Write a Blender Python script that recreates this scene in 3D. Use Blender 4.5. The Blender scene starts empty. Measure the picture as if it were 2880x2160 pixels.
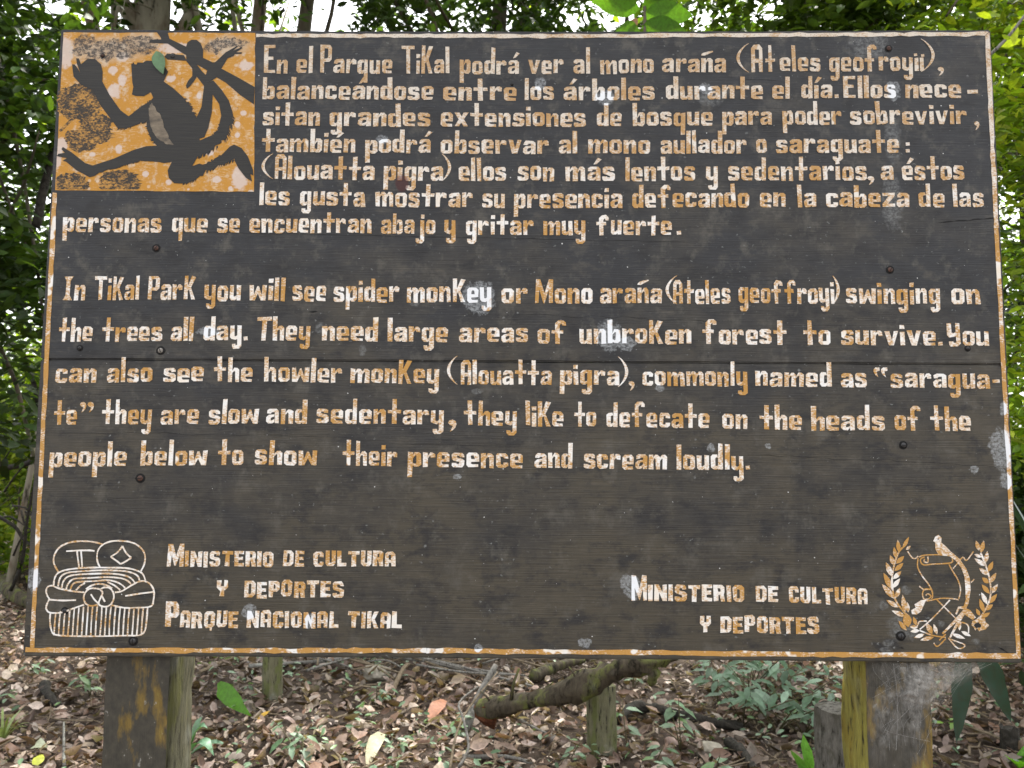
import bpy, bmesh, math, random
import numpy as np
from mathutils import Vector, Matrix
from mathutils.geometry import tessellate_polygon
R = math.radians
rng = np.random.default_rng(7)
random.seed(7)
S = bpy.context.scene
COL = S.collection

# ------------------------------------------------------------------ camera
F = 2200.0                                   # focal length in photo pixels (2880 wide)
CAM = np.array([-0.0038, -1.961, 1.55])
YAW, PIT, ROL = 0.00972424, 0.08996411, -0.00551221
SB = 1.55 - 0.49872                          # height of the board's lower edge
def rotm(y, p, r):
    cy, sy, cp, sp, cr, sr = math.cos(y), math.sin(y), math.cos(p), math.sin(p), math.cos(r), math.sin(r)
    return np.array([[cy,-sy,0],[sy,cy,0],[0,0,1]]) @ np.array([[1,0,0],[0,cp,-sp],[0,sp,cp]]) @ np.array([[cr,0,sr],[0,1,0],[-sr,0,cr]])
RM = rotm(YAW, PIT, ROL)
cam = bpy.data.cameras.new('camera'); camo = bpy.data.objects.new('camera', cam); COL.objects.link(camo)
right, fwd, up = RM[:,0], RM[:,1], RM[:,2]
camo.matrix_world = Matrix(((right[0],up[0],-fwd[0],CAM[0]),(right[1],up[1],-fwd[1],CAM[1]),(right[2],up[2],-fwd[2],CAM[2]),(0,0,0,1)))
cam.sensor_width = 36; cam.lens = F/2880*36; cam.clip_start = 0.05; cam.clip_end = 400
cam.dof.use_dof = True; cam.dof.focus_distance = 1.96; cam.dof.aperture_fstop = 6.5
S.camera = camo

# ------------------------------------------------------------------ world, sun, exposure
SUN_EL, SUN_AZ = 58, 25                      # high, behind the sign and a little to the right
w = bpy.data.worlds.new('World'); S.world = w; w.use_nodes = True
nt = w.node_tree; bg = nt.nodes['Background']
sky = nt.nodes.new('ShaderNodeTexSky'); sky.sky_type = 'NISHITA'; sky.sun_disc = False
sky.sun_elevation = R(SUN_EL); sky.sun_rotation = R(SUN_AZ); sky.air_density = 1.0; sky.dust_density = 3.0
hs = nt.nodes.new('ShaderNodeHueSaturation'); hs.inputs['Saturation'].default_value = 0.14
nt.links.new(sky.outputs[0], hs.inputs['Color']); nt.links.new(hs.outputs[0], bg.inputs['Color'])
bg.inputs['Strength'].default_value = 0.15
sl = bpy.data.lights.new('sun', 'SUN'); sl.energy = 2.6; sl.angle = R(6); sl.color = (1, .96, .88)
so = bpy.data.objects.new('sun', sl); COL.objects.link(so)
sd = Vector((math.sin(R(SUN_AZ))*math.cos(R(SUN_EL)), math.cos(R(SUN_AZ))*math.cos(R(SUN_EL)), math.sin(R(SUN_EL))))
so.rotation_euler = sd.to_track_quat('Z', 'Y').to_euler()
S.view_settings.view_transform = 'Standard'; S.view_settings.look = 'None'
S.view_settings.exposure = 2.12; S.view_settings.gamma = 1
S.cycles.max_bounces = 6; S.cycles.transparent_max_bounces = 12

# ------------------------------------------------------------------ pixel rays -> places
def ray(px, py): return RM @ np.array([(px-1440)/F, 1.0, -(py-1080)/F])
def on_board(px, py, y=0.0):
    d = ray(px, py); t = (y-CAM[1])/d[1]; p = CAM + d*t
    return (p[0], y, p[2]-SB)                # in the sign's own frame (origin on its lower edge)
def at_dist(px, py, dist):
    d = ray(px, py); return CAM + d*(dist/d[1])
def gz(x, y):
    return 0.03*np.sin(x*1.3+.5)*np.cos(y*1.1) + 0.018*np.sin(x*3.1+y*2.3) + np.clip(np.asarray(y)-7, 0, None)*.03
def on_ground(px, py):
    d = ray(px, py); t = -CAM[2]/d[2]; p = CAM + d*t
    for _ in range(4):
        t = (gz(p[0], p[1])-CAM[2])/d[2]; p = CAM + d*t
    return p
def project(P):
    d = (np.asarray(P)-CAM) @ RM
    return 1440+F*d[...,0]/d[...,1], 1080-F*d[...,2]/d[...,1], d[...,1]

# ------------------------------------------------------------------ object helpers
def mesh_obj(name, verts, faces, mats, parent=None, smooth=False):
    me = bpy.data.meshes.new(name); me.from_pydata([tuple(v) for v in verts], [], faces); me.update()
    for m in (mats if isinstance(mats, (list, tuple)) else [mats]): me.materials.append(m)
    if smooth: me.polygons.foreach_set('use_smooth', [True]*len(me.polygons))
    o = bpy.data.objects.new(name, me); COL.objects.link(o)
    if parent: o.parent = parent
    return o
def tag(o, label=None, cat=None, group=None, kind=None):
    if label: o['label'] = label
    if cat: o['category'] = cat
    if group: o['group'] = group
    if kind: o['kind'] = kind
    return o
def empty(name, loc, label, cat, group=None):
    o = bpy.data.objects.new(name, None); COL.objects.link(o); o.location = loc; o.empty_display_size = .1
    return tag(o, label, cat, group)
def copy_tree(o, parent=None):
    c = o.copy(); COL.objects.link(c); c.parent = parent
    for ch in o.children: copy_tree(ch, c)
    return c

# ------------------------------------------------------------------ material helpers
class NG:
    def __init__(s, name, tree=None):
        s.m = bpy.data.materials.new(name); s.m.use_nodes = True; s.t = s.m.node_tree
        s.t.nodes.clear(); s.out = s.n('ShaderNodeOutputMaterial')
    def n(s, typ, **kw):
        x = s.t.nodes.new(typ)
        for k, v in kw.items(): setattr(x, k, v)
        return x
    def l(s, a, b): s.t.links.new(a, b)
    def set(s, sock, v):
        if hasattr(v, 'is_linked') or isinstance(v, bpy.types.NodeSocket): s.l(v, sock)
        else: sock.default_value = v
    def coord(s, scale=(1,1,1), loc=(0,0,0), src='Object'):
        tc = s.n('ShaderNodeTexCoord'); mp = s.n('ShaderNodeMapping')
        mp.inputs['Scale'].default_value = scale; mp.inputs['Location'].default_value = loc
        s.l(tc.outputs[src], mp.inputs[0]); return mp.outputs[0]
    def noise(s, co, scale=1, detail=3, rough=.55, col=False):
        x = s.n('ShaderNodeTexNoise'); x.inputs['Scale'].default_value = scale; x.inputs['Detail'].default_value = detail
        x.inputs['Roughness'].default_value = rough; s.l(co, x.inputs['Vector']); return x.outputs[1 if col else 0]
    def rng(s, v, a, b, c=0, d=1):
        x = s.n('ShaderNodeMapRange'); x.clamp = True
        s.set(x.inputs[0], v)
        for i, q in enumerate((a, b, c, d)): x.inputs[1+i].default_value = q
        return x.outputs[0]
    def mth(s, op, a, b=0.0, c=None):
        x = s.n('ShaderNodeMath', operation=op); s.set(x.inputs[0], a); s.set(x.inputs[1], b)
        if c is not None: s.set(x.inputs[2], c)
        return x.outputs[0]
    def mix(s, f, a, b, blend='MIX'):
        x = s.n('ShaderNodeMix', data_type='RGBA', blend_type=blend)
        s.set(x.inputs['Factor'], f)
        for sock, v in ((x.inputs[6], a), (x.inputs[7], b)):
            if isinstance(v, tuple): sock.default_value = (*v, 1) if len(v) == 3 else v
            else: s.l(v, sock)
        return x.outputs[2]
    def attr(s, name, out='Color'):
        x = s.n('ShaderNodeAttribute'); x.attribute_name = name; return x.outputs[out]
    def bsdf(s, col, rough=.6, spec=.3, bump=None, bstr=.3, bdist=.002):
        p = s.n('ShaderNodeBsdfPrincipled')
        if isinstance(col, tuple): p.inputs['Base Color'].default_value = (*col, 1)
        else: s.l(col, p.inputs['Base Color'])
        s.set(p.inputs['Roughness'], rough); s.set(p.inputs['Specular IOR Level'], spec)
        if bump is not None:
            b = s.n('ShaderNodeBump'); b.inputs['Strength'].default_value = bstr; b.inputs['Distance'].default_value = bdist
            s.l(bump, b.inputs['Height']); s.l(b.outputs[0], p.inputs['Normal'])
        s.l(p.outputs[0], s.out.inputs[0]); return p

def ell(px, py, rx, ry):                     # a stain: place and size on the board, metres
    x, _, z = on_board(px, py); k = 1.961/F
    return (x, z, rx*k, ry*k)
WHITE = [ell(*a) for a in ((1345,835,46,48),(1715,945,36,46),(1760,968,30,20),(2818,1262,34,60),(2828,1352,16,22),(2822,1150,10,18),(94,1632,18,30),
    (1772,1648,26,38),(585,935,30,15),(1645,1809,17,14),(2512,255,20,32),(1075,392,18,14),
    (1700,275,28,22),(1520,235,16,22),(1985,250,18,18),(700,1720,18,22),(868,1746,10,22),(1855,1092,14,10),(300,195,22,30),(268,395,20,16),
    (2000,1260,12,12),(2740,1320,14,10),(1285,1340,12,8),(1345,1822,12,10),(2160,1255,10,8))]
GREY = [ell(*a) for a in ((2484,1703,13,12),(2745,1804,11,9),(1165,850,16,12),(2498,1808,14,10),(2492,1828,16,8),(2648,1755,10,8),(2550,1660,14,12),(2540,1770,10,10),(900,925,14,18),(1020,985,10,16),(1340,1100,18,8),(2510,570,30,80),(2440,128,60,40),(2000,275,40,26),(640,330,14,14),(2510,390,22,70),(2540,1760,40,40))]
RED = [ell(*a) for a in ((1130,515,20,26),)]
def stains(g, lst, soft=.5, namp=.7, fine=55):
    tc = g.n('ShaderNodeTexCoord'); base = tc.outputs['Object']
    nv = g.noise(base, fine, 3, .65)
    off = g.mth('MULTIPLY', g.mth('SUBTRACT', nv, .5), namp*2)
    sx = g.n('ShaderNodeSeparateXYZ'); g.l(base, sx.inputs[0]); cur = None
    for (x, z, rx, rz) in lst:
        a = g.mth('MULTIPLY', g.mth('SUBTRACT', sx.outputs[0], x), 1/rx); b = g.mth('MULTIPLY', g.mth('SUBTRACT', sx.outputs[2], z), 1/rz)
        d = g.mth('ADD', g.mth('MULTIPLY', a, a), g.mth('MULTIPLY', b, b))
        cur = d if cur is None else g.mth('MINIMUM', cur, d)
    return g.rng(g.mth('ADD', cur, off), 1.0+soft*.5, 1.0-soft)

def mat_board():
    g = NG('weathered_black_board')
    st = g.noise(g.coord((7, 1, 330)), 1, 4, .6)
    st2 = g.noise(g.coord((26, 1, 820), (3, 0, 9)), 1, 2, .5)
    mo = g.noise(g.coord((1.0, 1, 1.5)), 3.2, 5, .6)
    mo2 = g.noise(g.coord((1.5, 1, 2.6), (7, 1, 2)), 7, 5, .68)
    tcb = g.n('ShaderNodeTexCoord'); sxb = g.n('ShaderNodeSeparateXYZ'); g.l(tcb.outputs['Object'], sxb.inputs[0])
    mottle_sky_tint = g.mth('ADD', mo, g.mth('ADD', g.rng(sxb.outputs[2], .1, 1.55, .16, -.26), g.rng(sxb.outputs[0], -1.2, 1.2, -.03, .05)))  # random mottling plus sky reflection painted into the colour: bluish dark top, browner below
    c = g.mix(g.rng(mottle_sky_tint, .36, .66), (.025, .0255, .028), (.068, .057, .039))
    dr = g.noise(g.coord((9, 1, .8), (2, 0, 5)), 1, 3, .5); c = g.mix(g.rng(dr, .58, .74, 0, .45), c, (.016, .018, .021))
    c = g.mix(g.rng(mo2, .50, .64, 0, .9), c, (.019, .0185, .0195))
    c = g.mix(g.rng(mo2, .44, .28, 0, .65), c, (.098, .084, .062))
    mo3 = g.noise(g.coord((1.2, 1, 1), (3, 1, 7)), 13, 4, .7); c = g.mix(g.rng(mo3, .54, .68, 0, .7), c, (.105, .096, .078)); c = g.mix(g.rng(mo3, .42, .30, 0, .6), c, (.017, .018, .02))
    c = g.mix(g.rng(st, .38, .72, 0, .55), c, (.018, .017, .016))
    c = g.mix(g.rng(st2, .60, .80, 0, .5), c, (.13, .12, .10))
    sp = g.noise(g.coord((1,1,1.3),(5,2,1)), 75, 2, .5)
    spm = g.mth('MULTIPLY', g.rng(sp, .66, .72), g.rng(mo2, .45, .6))
    c = g.mix(g.mth('MULTIPLY', spm, .55), c, (.25, .26, .25))
    dn = g.noise(g.coord((1,1,1),(2,4,6)), 150, 0, .5)
    c = g.mix(g.rng(dn, .865, .885), c, (.6, .6, .58))
    frag0 = g.rng(g.noise(g.coord((1,1,1.2),(1,0,7)), 95, 4, .75), .42, .6, .15, 1); c = g.mix(g.mth('MULTIPLY', g.mth('MULTIPLY', stains(g, GREY, .6, 1.6, 40), frag0), .6), c, (.20, .205, .20))
    wm = stains(g, WHITE, .3, 1.7, 45)
    frag = g.rng(g.noise(g.coord((1,1,1.2),(4,0,4)), 120, 4, .75), .40, .58, .12, 1); c = g.mix(g.mth('MULTIPLY', g.mth('MULTIPLY', wm, frag), g.rng(st2, .2, .7, .35, .7)), c, (.40, .42, .43))
    c = g.mix(g.mth('MULTIPLY', stains(g, RED, .4, .8, 30), .8), c, (.055, .012, .010))
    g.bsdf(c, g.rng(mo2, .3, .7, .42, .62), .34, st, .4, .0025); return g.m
def mat_paint(name='flaked_paint'):
    g = NG(name)
    w_ = g.attr('wear', 'Fac')
    hi = g.noise(g.coord((130, 1, 300)), 1, 4, .72); lo = g.noise(g.coord((1,1,1),(1,5,2)), 26, 3, .6)
    tc = g.n('ShaderNodeTexCoord'); sx = g.n('ShaderNodeSeparateXYZ'); g.l(tc.outputs['Object'], sx.inputs[0])
    v = g.mth('ADD', g.mth('ADD', g.mth('MULTIPLY', hi, 1.25), g.mth('MULTIPLY', lo, 1.0)), g.mth('MULTIPLY', w_, .20))
    m = g.rng(v, 1.12, 1.36)
    lo3 = g.noise(g.coord((1,1,1),(6,3,8)), 17, 2, .5); m = g.mth('MAXIMUM', m, g.rng(lo3, .62, .65))
    fine = g.noise(g.coord((60, 1, 60), (9, 0, 3)), 4, 2, .5)
    orange = g.mix(fine, (.45, .215, .038), (.50, .29, .095))
    white = g.mix(g.rng(lo, .3, .7), (.80, .70, .57), (.80, .79, .77))
    topf = g.rng(sx.outputs[2], 1.05, 1.5)   # the upper lines have weathered to a duller beige
    orange = g.mix(g.mth('MULTIPLY', topf, .7), orange, (.44, .29, .16))
    white = g.mix(g.mth('MULTIPLY', topf, .75), white, (.58, .50, .40))
    c = g.mix(m, orange, white)
    sp = g.noise(g.coord((1,1,1),(4,4,4)), 330, 2, .6)
    c = g.mix(g.mth('MULTIPLY', g.rng(sp, .60, .68), g.mth('ADD', g.mth('MULTIPLY', topf, .6), .12)), c, (.14, .075, .04))
    chip = g.noise(g.coord((50, 1, 420), (2, 2, 8)), 1, 2, .5)
    c = g.mix(g.rng(chip, .68, .73, 0, .8), c, (.07, .055, .045))
    c = g.mix(g.mth('MULTIPLY', stains(g, WHITE, .3, 1.4, 45), .9), c, (.80, .83, .86))
    c = g.mix(g.mth('MULTIPLY', stains(g, RED, .4, .8, 30), .75), c, (.12, .02, .015))
    g.bsdf(c, .62, .25, hi, .25, .001); return g.m
def mat_simple(name, ca, cb, scale=40, rough=.7, spec=.25, bstr=.4, stretch=(1,1,1), bdist=.004):
    g = NG(name); n = g.noise(g.coord(stretch), scale, 5, .62)
    g.bsdf(g.mix(g.rng(n, .3, .7), ca, cb), rough, spec, n, bstr, bdist); return g.m
def mat_leaf(name, trans=.35, rough=.5, spec=.18):
    g = NG(name); t = g.attr('tint')
    n = g.noise(g.coord(), 45, 4, .7); c = g.mix(g.rng(n, .38, .68, 0, .75), t, g.mix(.6, t, (.03, .02, .008)))
    p = g.bsdf(c, rough, spec)
    tr = g.n('ShaderNodeBsdfTranslucent'); b = g.n('ShaderNodeMix', data_type='RGBA', blend_type='MULTIPLY')
    b.inputs['Factor'].default_value = 1; b.inputs[7].default_value = (1.65, 1.75, .45, 1); g.l(c, b.inputs[6]); g.l(b.outputs[2], tr.inputs[0])
    mx = g.n('ShaderNodeMixShader'); mx.inputs[0].default_value = trans
    g.l(p.outputs[0], mx.inputs[1]); g.l(tr.outputs[0], mx.inputs[2]); g.l(mx.outputs[0], g.out.inputs[0]); return g.m

M = {}
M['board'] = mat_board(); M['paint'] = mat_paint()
M['crack'] = mat_simple('dark_crack', (.004,.004,.004), (.010,.009,.008), 80)
M['leaf'] = mat_leaf('green_leaf', .38); M['litter'] = mat_leaf('dead_leaf', .10, .5, .35)
M['seedleaf'] = mat_leaf('seedling_leaf', .22, .42, .5)

# ================================================================== THE SIGN
sign = empty('park_sign', (0, 0, SB), 'large dark wooden sign on two posts with orange and white painted lettering', 'sign')

# board: two planks, the seam runs across under the second English line
TL, TR, BR, BL = (170,81), (2787,82.5), (2876,1866), (62.5,1846)
def lerp(a, b, t): return (a[0]+(b[0]-a[0])*t, a[1]+(b[1]-a[1])*t)
SL, SR = (112.5,1011), (2834.5,1026)
def crack_poly(pts, wpx):
    vs, fs = [], []
    for i, (x, y) in enumerate(pts):
        t = i/(len(pts)-1); hw = wpx*(.25+.75*abs(math.sin(i*2.1+1)))*(1 if 0 < i < len(pts)-1 else .15)
        vs += [on_board(x, y-hw, -.0004), on_board(x, y+hw, -.0004)]
        if i: fs.append((2*i-2, 2*i-1, 2*i+1, 2*i))
    return vs, fs
def plank(quad, cracks, wob, bow=(0,0)):
    n = 60; TLq, TRq, BRq, BLq = quad
    def row(a, b, amp, k):
        out = []
        for i in range(n+1):
            p = lerp(a, b, i/n); p = (p[0], p[1]+(bow[0] if k > 1 else bow[1])*math.sin(math.pi*i/n)); j = amp*math.sin(i*.9*k+1)*.6 + amp*rng.normal()*.5
            out.append((p[0], p[1]+j))
        return out
    top, bot = row(TLq, TRq, wob[0], 1.1), row(BLq, BRq, wob[1], .8)
    bm = bmesh.new()
    ft = [bm.verts.new(on_board(*p)) for p in top]; fb = [bm.verts.new(on_board(*p)) for p in bot]
    bt = [bm.verts.new((v.co.x, .032, v.co.z)) for v in ft]; bb = [bm.verts.new((v.co.x, .032, v.co.z)) for v in fb]
    for i in range(n):
        bm.faces.new((ft[i], fb[i], fb[i+1], ft[i+1])); bm.faces.new((bt[i+1], bb[i+1], bb[i], bt[i]))
        bm.faces.new((bt[i], ft[i], ft[i+1], bt[i+1])); bm.faces.new((fb[i], bb[i], bb[i+1], fb[i+1]))
    bm.faces.new((bt[0], bb[0], fb[0], ft[0])); bm.faces.new((ft[n], fb[n], bb[n], bt[n]))
    bm.normal_update()
    es = [e for e in bm.edges if len(e.link_faces) == 2 and e.calc_face_angle() > 1.2 and min(e.verts[0].co.y, e.verts[1].co.y) < .001]
    bmesh.ops.bevel(bm, geom=es, offset=.0035, segments=2, affect='EDGES')
    nf = len(bm.faces)
    for pts, wpx in cracks:
        vs, fs = crack_poly(pts, wpx); bv = [bm.verts.new(v) for v in vs]
        for f in fs: bm.faces.new([bv[i] for i in f]).material_index = 1
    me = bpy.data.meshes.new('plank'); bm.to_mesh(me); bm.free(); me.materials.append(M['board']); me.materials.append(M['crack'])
    o = bpy.data.objects.new('plank', me); COL.objects.link(o); o.parent = sign; return o
def dl(x0, y0, x1, y1, n, amp=1.5): return [(x0+(x1-x0)*i/n, y0+(y1-y0)*i/n+rng.normal()*amp*(0 < i < n)) for i in range(n+1)]
plank((TL, TR, (SR[0], SR[1]-.9), (SL[0], SL[1]-.9)),
      [(dl(2632,627,2817,611,14,1.2), 2.0), (dl(140,645,1950,681,40,.8), .6), (dl(865,877,893,876,4,.5), 2.6), (dl(1450,884,2060,905,20,3), .45),
       (dl(150,838,840,845,20,1), .4), (dl(2060,222,2200,226,8,1), .5), (dl(420,930,480,931,4,.4),.5)], (.7, .5), (5.5, 0))
plank(((SL[0], SL[1]+.9), (SR[0], SR[1]+.9), BR, BL),
      [(dl(100,1216,900,1226,24,1.5), .45), (dl(2100,1278,2830,1312,24,2), .55), (dl(2660,1849,2842,1840,10,1.5), 2.6), (dl(2805,1818,2838,1838,6,1), 2.6),
       (dl(2527,1822,2542,1823,3,.3), 2.4), (dl(2541,1822,2542,1834,3,.3), 2.0), (dl(1700,1690,1960,1694,10,1), .4), (dl(1000,1836,1340,1838,20,.8), 1.0),
       (dl(1100,1248,1500,1256,10,1), .4), (dl(2200,1440,2700,1452,14,2), .4), (dl(240,1400,700,1404,14,2),.35)], (.5, .8), (0, -3))

# ---- flat painted polygons collected per part
VPX, VPY = 1619.0, -23280.0
class Paint:
    def __init__(s): s.v, s.f, s.w, s.k = [], [], [], 0
    def poly(s, loops, wear=.5, depth=None):
        """loops: outer then holes, in photo pixels"""
        s.k += 1; y = -(.0008 + (s.k % 12)*.00006) if depth is None else -depth
        pts = [[Vector((p[0], p[1], 0)) for p in lp] for lp in loops]
        tris = tessellate_polygon(pts); b = len(s.v)
        for lp in loops:
            for p in lp: s.v.append(on_board(p[0], p[1], y)); s.w.append(wear)
        for t in tris:
            a, c, d = (np.array(s.v[b+i]) for i in t)
            nrm = np.cross(c-a, d-a)
            s.f.append(tuple(b+i for i in (t if nrm[1] < 0 else t[::-1])))
    def stroke(s, pts, wpx, wear=.5, closed=False, taper=0):
        pts = [np.array(p, float) for p in pts]; n = len(pts); L, Rr = [], []
        for i in range(n):
            if closed: a, b = pts[(i-1) % n], pts[(i+1) % n]
            else: a, b = pts[max(i-1, 0)], pts[min(i+1, n-1)]
            d = b-a; d /= max(np.hypot(*d), 1e-6); nn = np.array([-d[1], d[0]])
            hw = wpx/2*(1+rng.normal()*.10)*(1-taper*i/(n-1))
            L.append(pts[i]+nn*hw); Rr.append(pts[i]-nn*hw)
        s.k += 1; y = -(.0008 + (s.k % 12)*.00006); b = len(s.v)
        for p, q in zip(L, Rr):
            s.v += [on_board(p[0], p[1], y), on_board(q[0], q[1], y)]; s.w += [wear, wear]
        for i in range(n if closed else n-1):
            j = (i+1) % n; f = (b+2*i, b+2*i+1, b+2*j+1, b+2*j)
            a, c, d = (np.array(s.v[q]) for q in f[:3])
            s.f.append(f if np.cross(c-a, d-a)[1] < 0 else f[::-1])
    def build(s, name, mat, parent):
        o = mesh_obj(name, s.v, s.f, mat, parent)
        at = o.data.attributes.new('wear', 'FLOAT', 'POINT'); at.data.foreach_set('value', np.array(s.w, dtype=np.float32)); return o
def smooth(pts, n=5, closed=False):
    P = [np.array(p, float) for p in pts]; N = len(P); out = []
    for i in range(N if closed else N-1):
        if closed: a, b, c, d = P[(i-1) % N], P[i], P[(i+1) % N], P[(i+2) % N]
        else: a, b, c, d = P[max(i-1,0)], P[i], P[i+1], P[min(i+2,N-1)]
        for k in range(n):
            t = k/n; out.append(tuple(.5*((2*b)+(c-a)*t+(2*a-5*b+4*c-d)*t*t+(3*b-a-3*c+d)*t**3)))
    if not closed: out.append(tuple(P[-1]))
    return out

# ---- letter shapes (x-height 1, y up); A ascender, C capital, D descender
SW = .285
def rect(x0, y0, x1, y1): return [[(x0,y0),(x1,y0),(x1,y1),(x0,y1)]]
def bowl_r(x): return [[(x,.70),(x+.10,1),(x+.36,1),(x+.48,.86),(x+.48,.15),(x+.34,0),(x+.12,0),(x,.08),(x,.27),(x+.14,.21),(x+.20,.27),(x+.20,.74),(x+.16,.79),(x,.56)]]
def bowl_l(x): return [[(x-a,b) for a, b in ((0,.80),(.06,1),(.32,1),(.46,.86),(.46,.15),(.32,0),(.10,0),(0,.09),(0,.30),(.12,.22),(.18,.28),(.18,.74),(.14,.80))]]
def arch(x, wd=.48): return [[(x,.58),(x,.78),(x+.14,1),(x+wd-.14,1),(x+wd,.86),(x+wd,0),(x+wd-.28,0),(x+wd-.28,.72),(x+wd-.34,.77),(x+.12,.77)]]
def hook(x, D): return [[(x+.28,1),(x,1),(x,-D+.26),(x-.10,-D+.22),(x-.12,-D+.34),(x-.36,-D+.34),(x-.36,-D+.14),(x-.24,-D),(x+.12,-D),(x+.28,-D+.18)]]
def ring(w=.74, h=1.0, s=.27): return [[(.15,0),(w-.15,0),(w,.16),(w,h-.16),(w-.15,h),(.15,h),(0,h-.16),(0,.16)], [(s,.24),(s,h-.24),(w-s,h-.24),(w-s,.24)]]
def glyph(ch, A, C, D):
    r = rect
    if ch == 'a': return .78, [[[(.5,0),(.78,0),(.78,.84),(.64,1),(.2,1),(.04,.88),(.04,.68),(.26,.66),(.34,.77),(.5,.77)]],
                               [[(.5,.62),(.16,.57),(0,.42),(0,.14),(.12,0),(.38,0),(.5,.12),(.5,.30),(.36,.2),(.27,.2),(.27,.36),(.34,.43),(.5,.46)]]]
    if ch == 'b': return .76, [r(0,0,SW,A), bowl_r(.28)]
    if ch == 'c': return .72, [[[(.72,.64),(.72,.86),(.58,1),(.14,1),(0,.86),(0,.14),(.14,0),(.58,0),(.72,.14),(.72,.34),(.44,.34),(.44,.22),(.28,.22),(.28,.78),(.44,.78),(.44,.64)]]]
    if ch == 'd': return .75, [r(.46,0,.46+SW,A), bowl_l(.46)]
    if ch == 'e': return .74, [[[(.14,0),(.70,0),(.70,.2),(.36,.2),(.28,.27),(.28,.36),(.74,.36),(.74,.84),(.6,1),(.15,1),(0,.86),(0,.14)], [(.28,.54),(.28,.75),(.33,.8),(.44,.8),(.48,.75),(.48,.54)]]]
    if ch == 'f': return .86, [[[(.2,0),(.48,0),(.48,A-.36),(.56,A-.24),(.62,A-.24),(.62,A-.36),(.86,A-.36),(.86,A-.15),(.70,A),(.40,A),(.2,A-.22)]], r(0,.72,.2,.95), r(.48,.72,.68,.95)]
    if ch == 'g': return .74, [hook(.46, D), bowl_l(.46)]
    if ch == 'h': return .76, [r(0,0,SW,A), arch(.28)]
    if ch == 'i': return .29, [r(0,0,SW,.94), r(.0,1.13,SW,1.40)]
    if ch == 'ı': return .29, [r(0,0,SW,.96)]
    if ch == 'j': return .64, [hook(.36, D), r(.36,1.13,.64,1.40)]
    if ch == 'l': return .29, [r(0,0,SW,A)]
    if ch == 'm': return 1.18, [r(0,0,.27,1), arch(.27,.45), arch(.72,.46)]
    if ch == 'n': return .76, [r(0,0,SW,1), arch(.28)]
    if ch == 'o': return .74, [ring()]
    if ch == 'p': return .76, [r(0,-D,SW,1), bowl_r(.28)]
    if ch == 'q': return .74, [r(.46,-D,.74,1), bowl_l(.46)]
    if ch == 'r': return .70, [r(0,0,SW,1), [[(.28,.58),(.28,.78),(.42,1),(.58,1),(.70,.90),(.70,.64),(.46,.64),(.44,.75),(.38,.75)]]]
    if ch == 's': return .74, [[[(0,.30),(0,.10),(.10,0),(.60,0),(.74,.13),(.74,.46),(.64,.58),(.32,.66),(.29,.72),(.30,.79),(.46,.79),(.46,.70),(.72,.70),(.72,.88),(.60,1),(.14,1),(.02,.88),(.02,.56),(.12,.46),(.42,.37),(.46,.32),(.45,.22),(.28,.22),(.28,.30)]]]
    if ch == 't': return .80, [r(.26,0,.54,A), r(0,.72,.26,.96), r(.54,.72,.80,.96)]
    if ch == 'u': return .76, [[[(0,1),(0,.14),(.13,0),(.36,0),(.48,.10),(.48,.34),(.36,.22),(.28,.26),(.28,1)]], r(.48,0,.76,1)]
    if ch == 'v': return .82, [[[(0,1),(.26,0),(.55,0),(.82,1),(.55,1),(.42,.36),(.28,1)]]]
    if ch == 'w': return 1.12, [[[(0,1),(.04,0),(.36,0),(.56,.46),(.76,0),(1.06,0),(1.12,1),(.86,1),(.82,.36),(.62,.94),(.52,.94),(.32,.36),(.28,1)]]]
    if ch == 'x': return .86, [[[(0,1),(.26,.5),(0,0),(.28,0),(.42,.30),(.56,0),(.86,0),(.58,.5),(.86,1),(.57,1),(.43,.70),(.30,1)]]]
    if ch == 'y': return .76, [[[(0,1),(0,.20),(.13,.06),(.36,.02),(.48,.10),(.48,.34),(.36,.26),(.28,.30),(.28,1)]], hook(.48, D)]
    if ch == 'z': return .76, [[[(0,1),(0,.77),(.40,.77),(0,.2),(0,0),(.76,0),(.76,.23),(.35,.23),(.76,.80),(.76,1)]]]
    if ch == 'E': return .78, [[[(0,0),(.78,0),(.78,.22),(.30,.22),(.30,.52*C-.1),(.64,.52*C-.1),(.64,.52*C+.13),(.30,.52*C+.13),(.30,C-.23),(.78,C-.23),(.78,C),(0,C)]]]
    if ch == 'P': return .82, [[[(0,0),(.28,0),(.28,.38*C),(.64,.38*C),(.82,.48*C),(.82,.89*C),(.66,C),(0,C)], [(.28,.51*C),(.28,.87*C),(.50,.87*C),(.54,.83*C),(.54,.56*C),(.50,.51*C)]]]
    if ch == 'T': return .98, [r(0,C-.25,.98,C), r(.35,0,.63,C-.25)]
    if ch == 'K': return .84, [r(0,0,.27,C), [[(.27,.34*C),(.27,.58*C),(.54,.98*C),(.84,.95*C),(.50,.50*C),(.84,0),(.55,0),(.36,.42*C)]]]
    if ch == 'A': return .74, [[[(0,0),(.25,0),(.25,.34*C),(.49,.34*C),(.49,0),(.74,0),(.74,.86*C),(.56,C),(.18,C),(0,.86*C)], [(.25,.48*C),(.25,.82*C),(.49,.82*C),(.49,.48*C)]]]
    if ch == 'I': return .70, [[[(0,0),(.70,0),(.50,.30),(.48,C-.30),(.66,C),(.04,C),(.22,C-.30),(.20,.30)]]]
    if ch == 'M': return 1.18, [[[(0,0),(.24,0),(.28,.58*C),(.55,0),(.63,0),(.90,.55*C),(.90,0),(1.18,0),(1.18,C),(.90,C),(.60,.42*C),(.32,C),(.04,C)]]]
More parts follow.
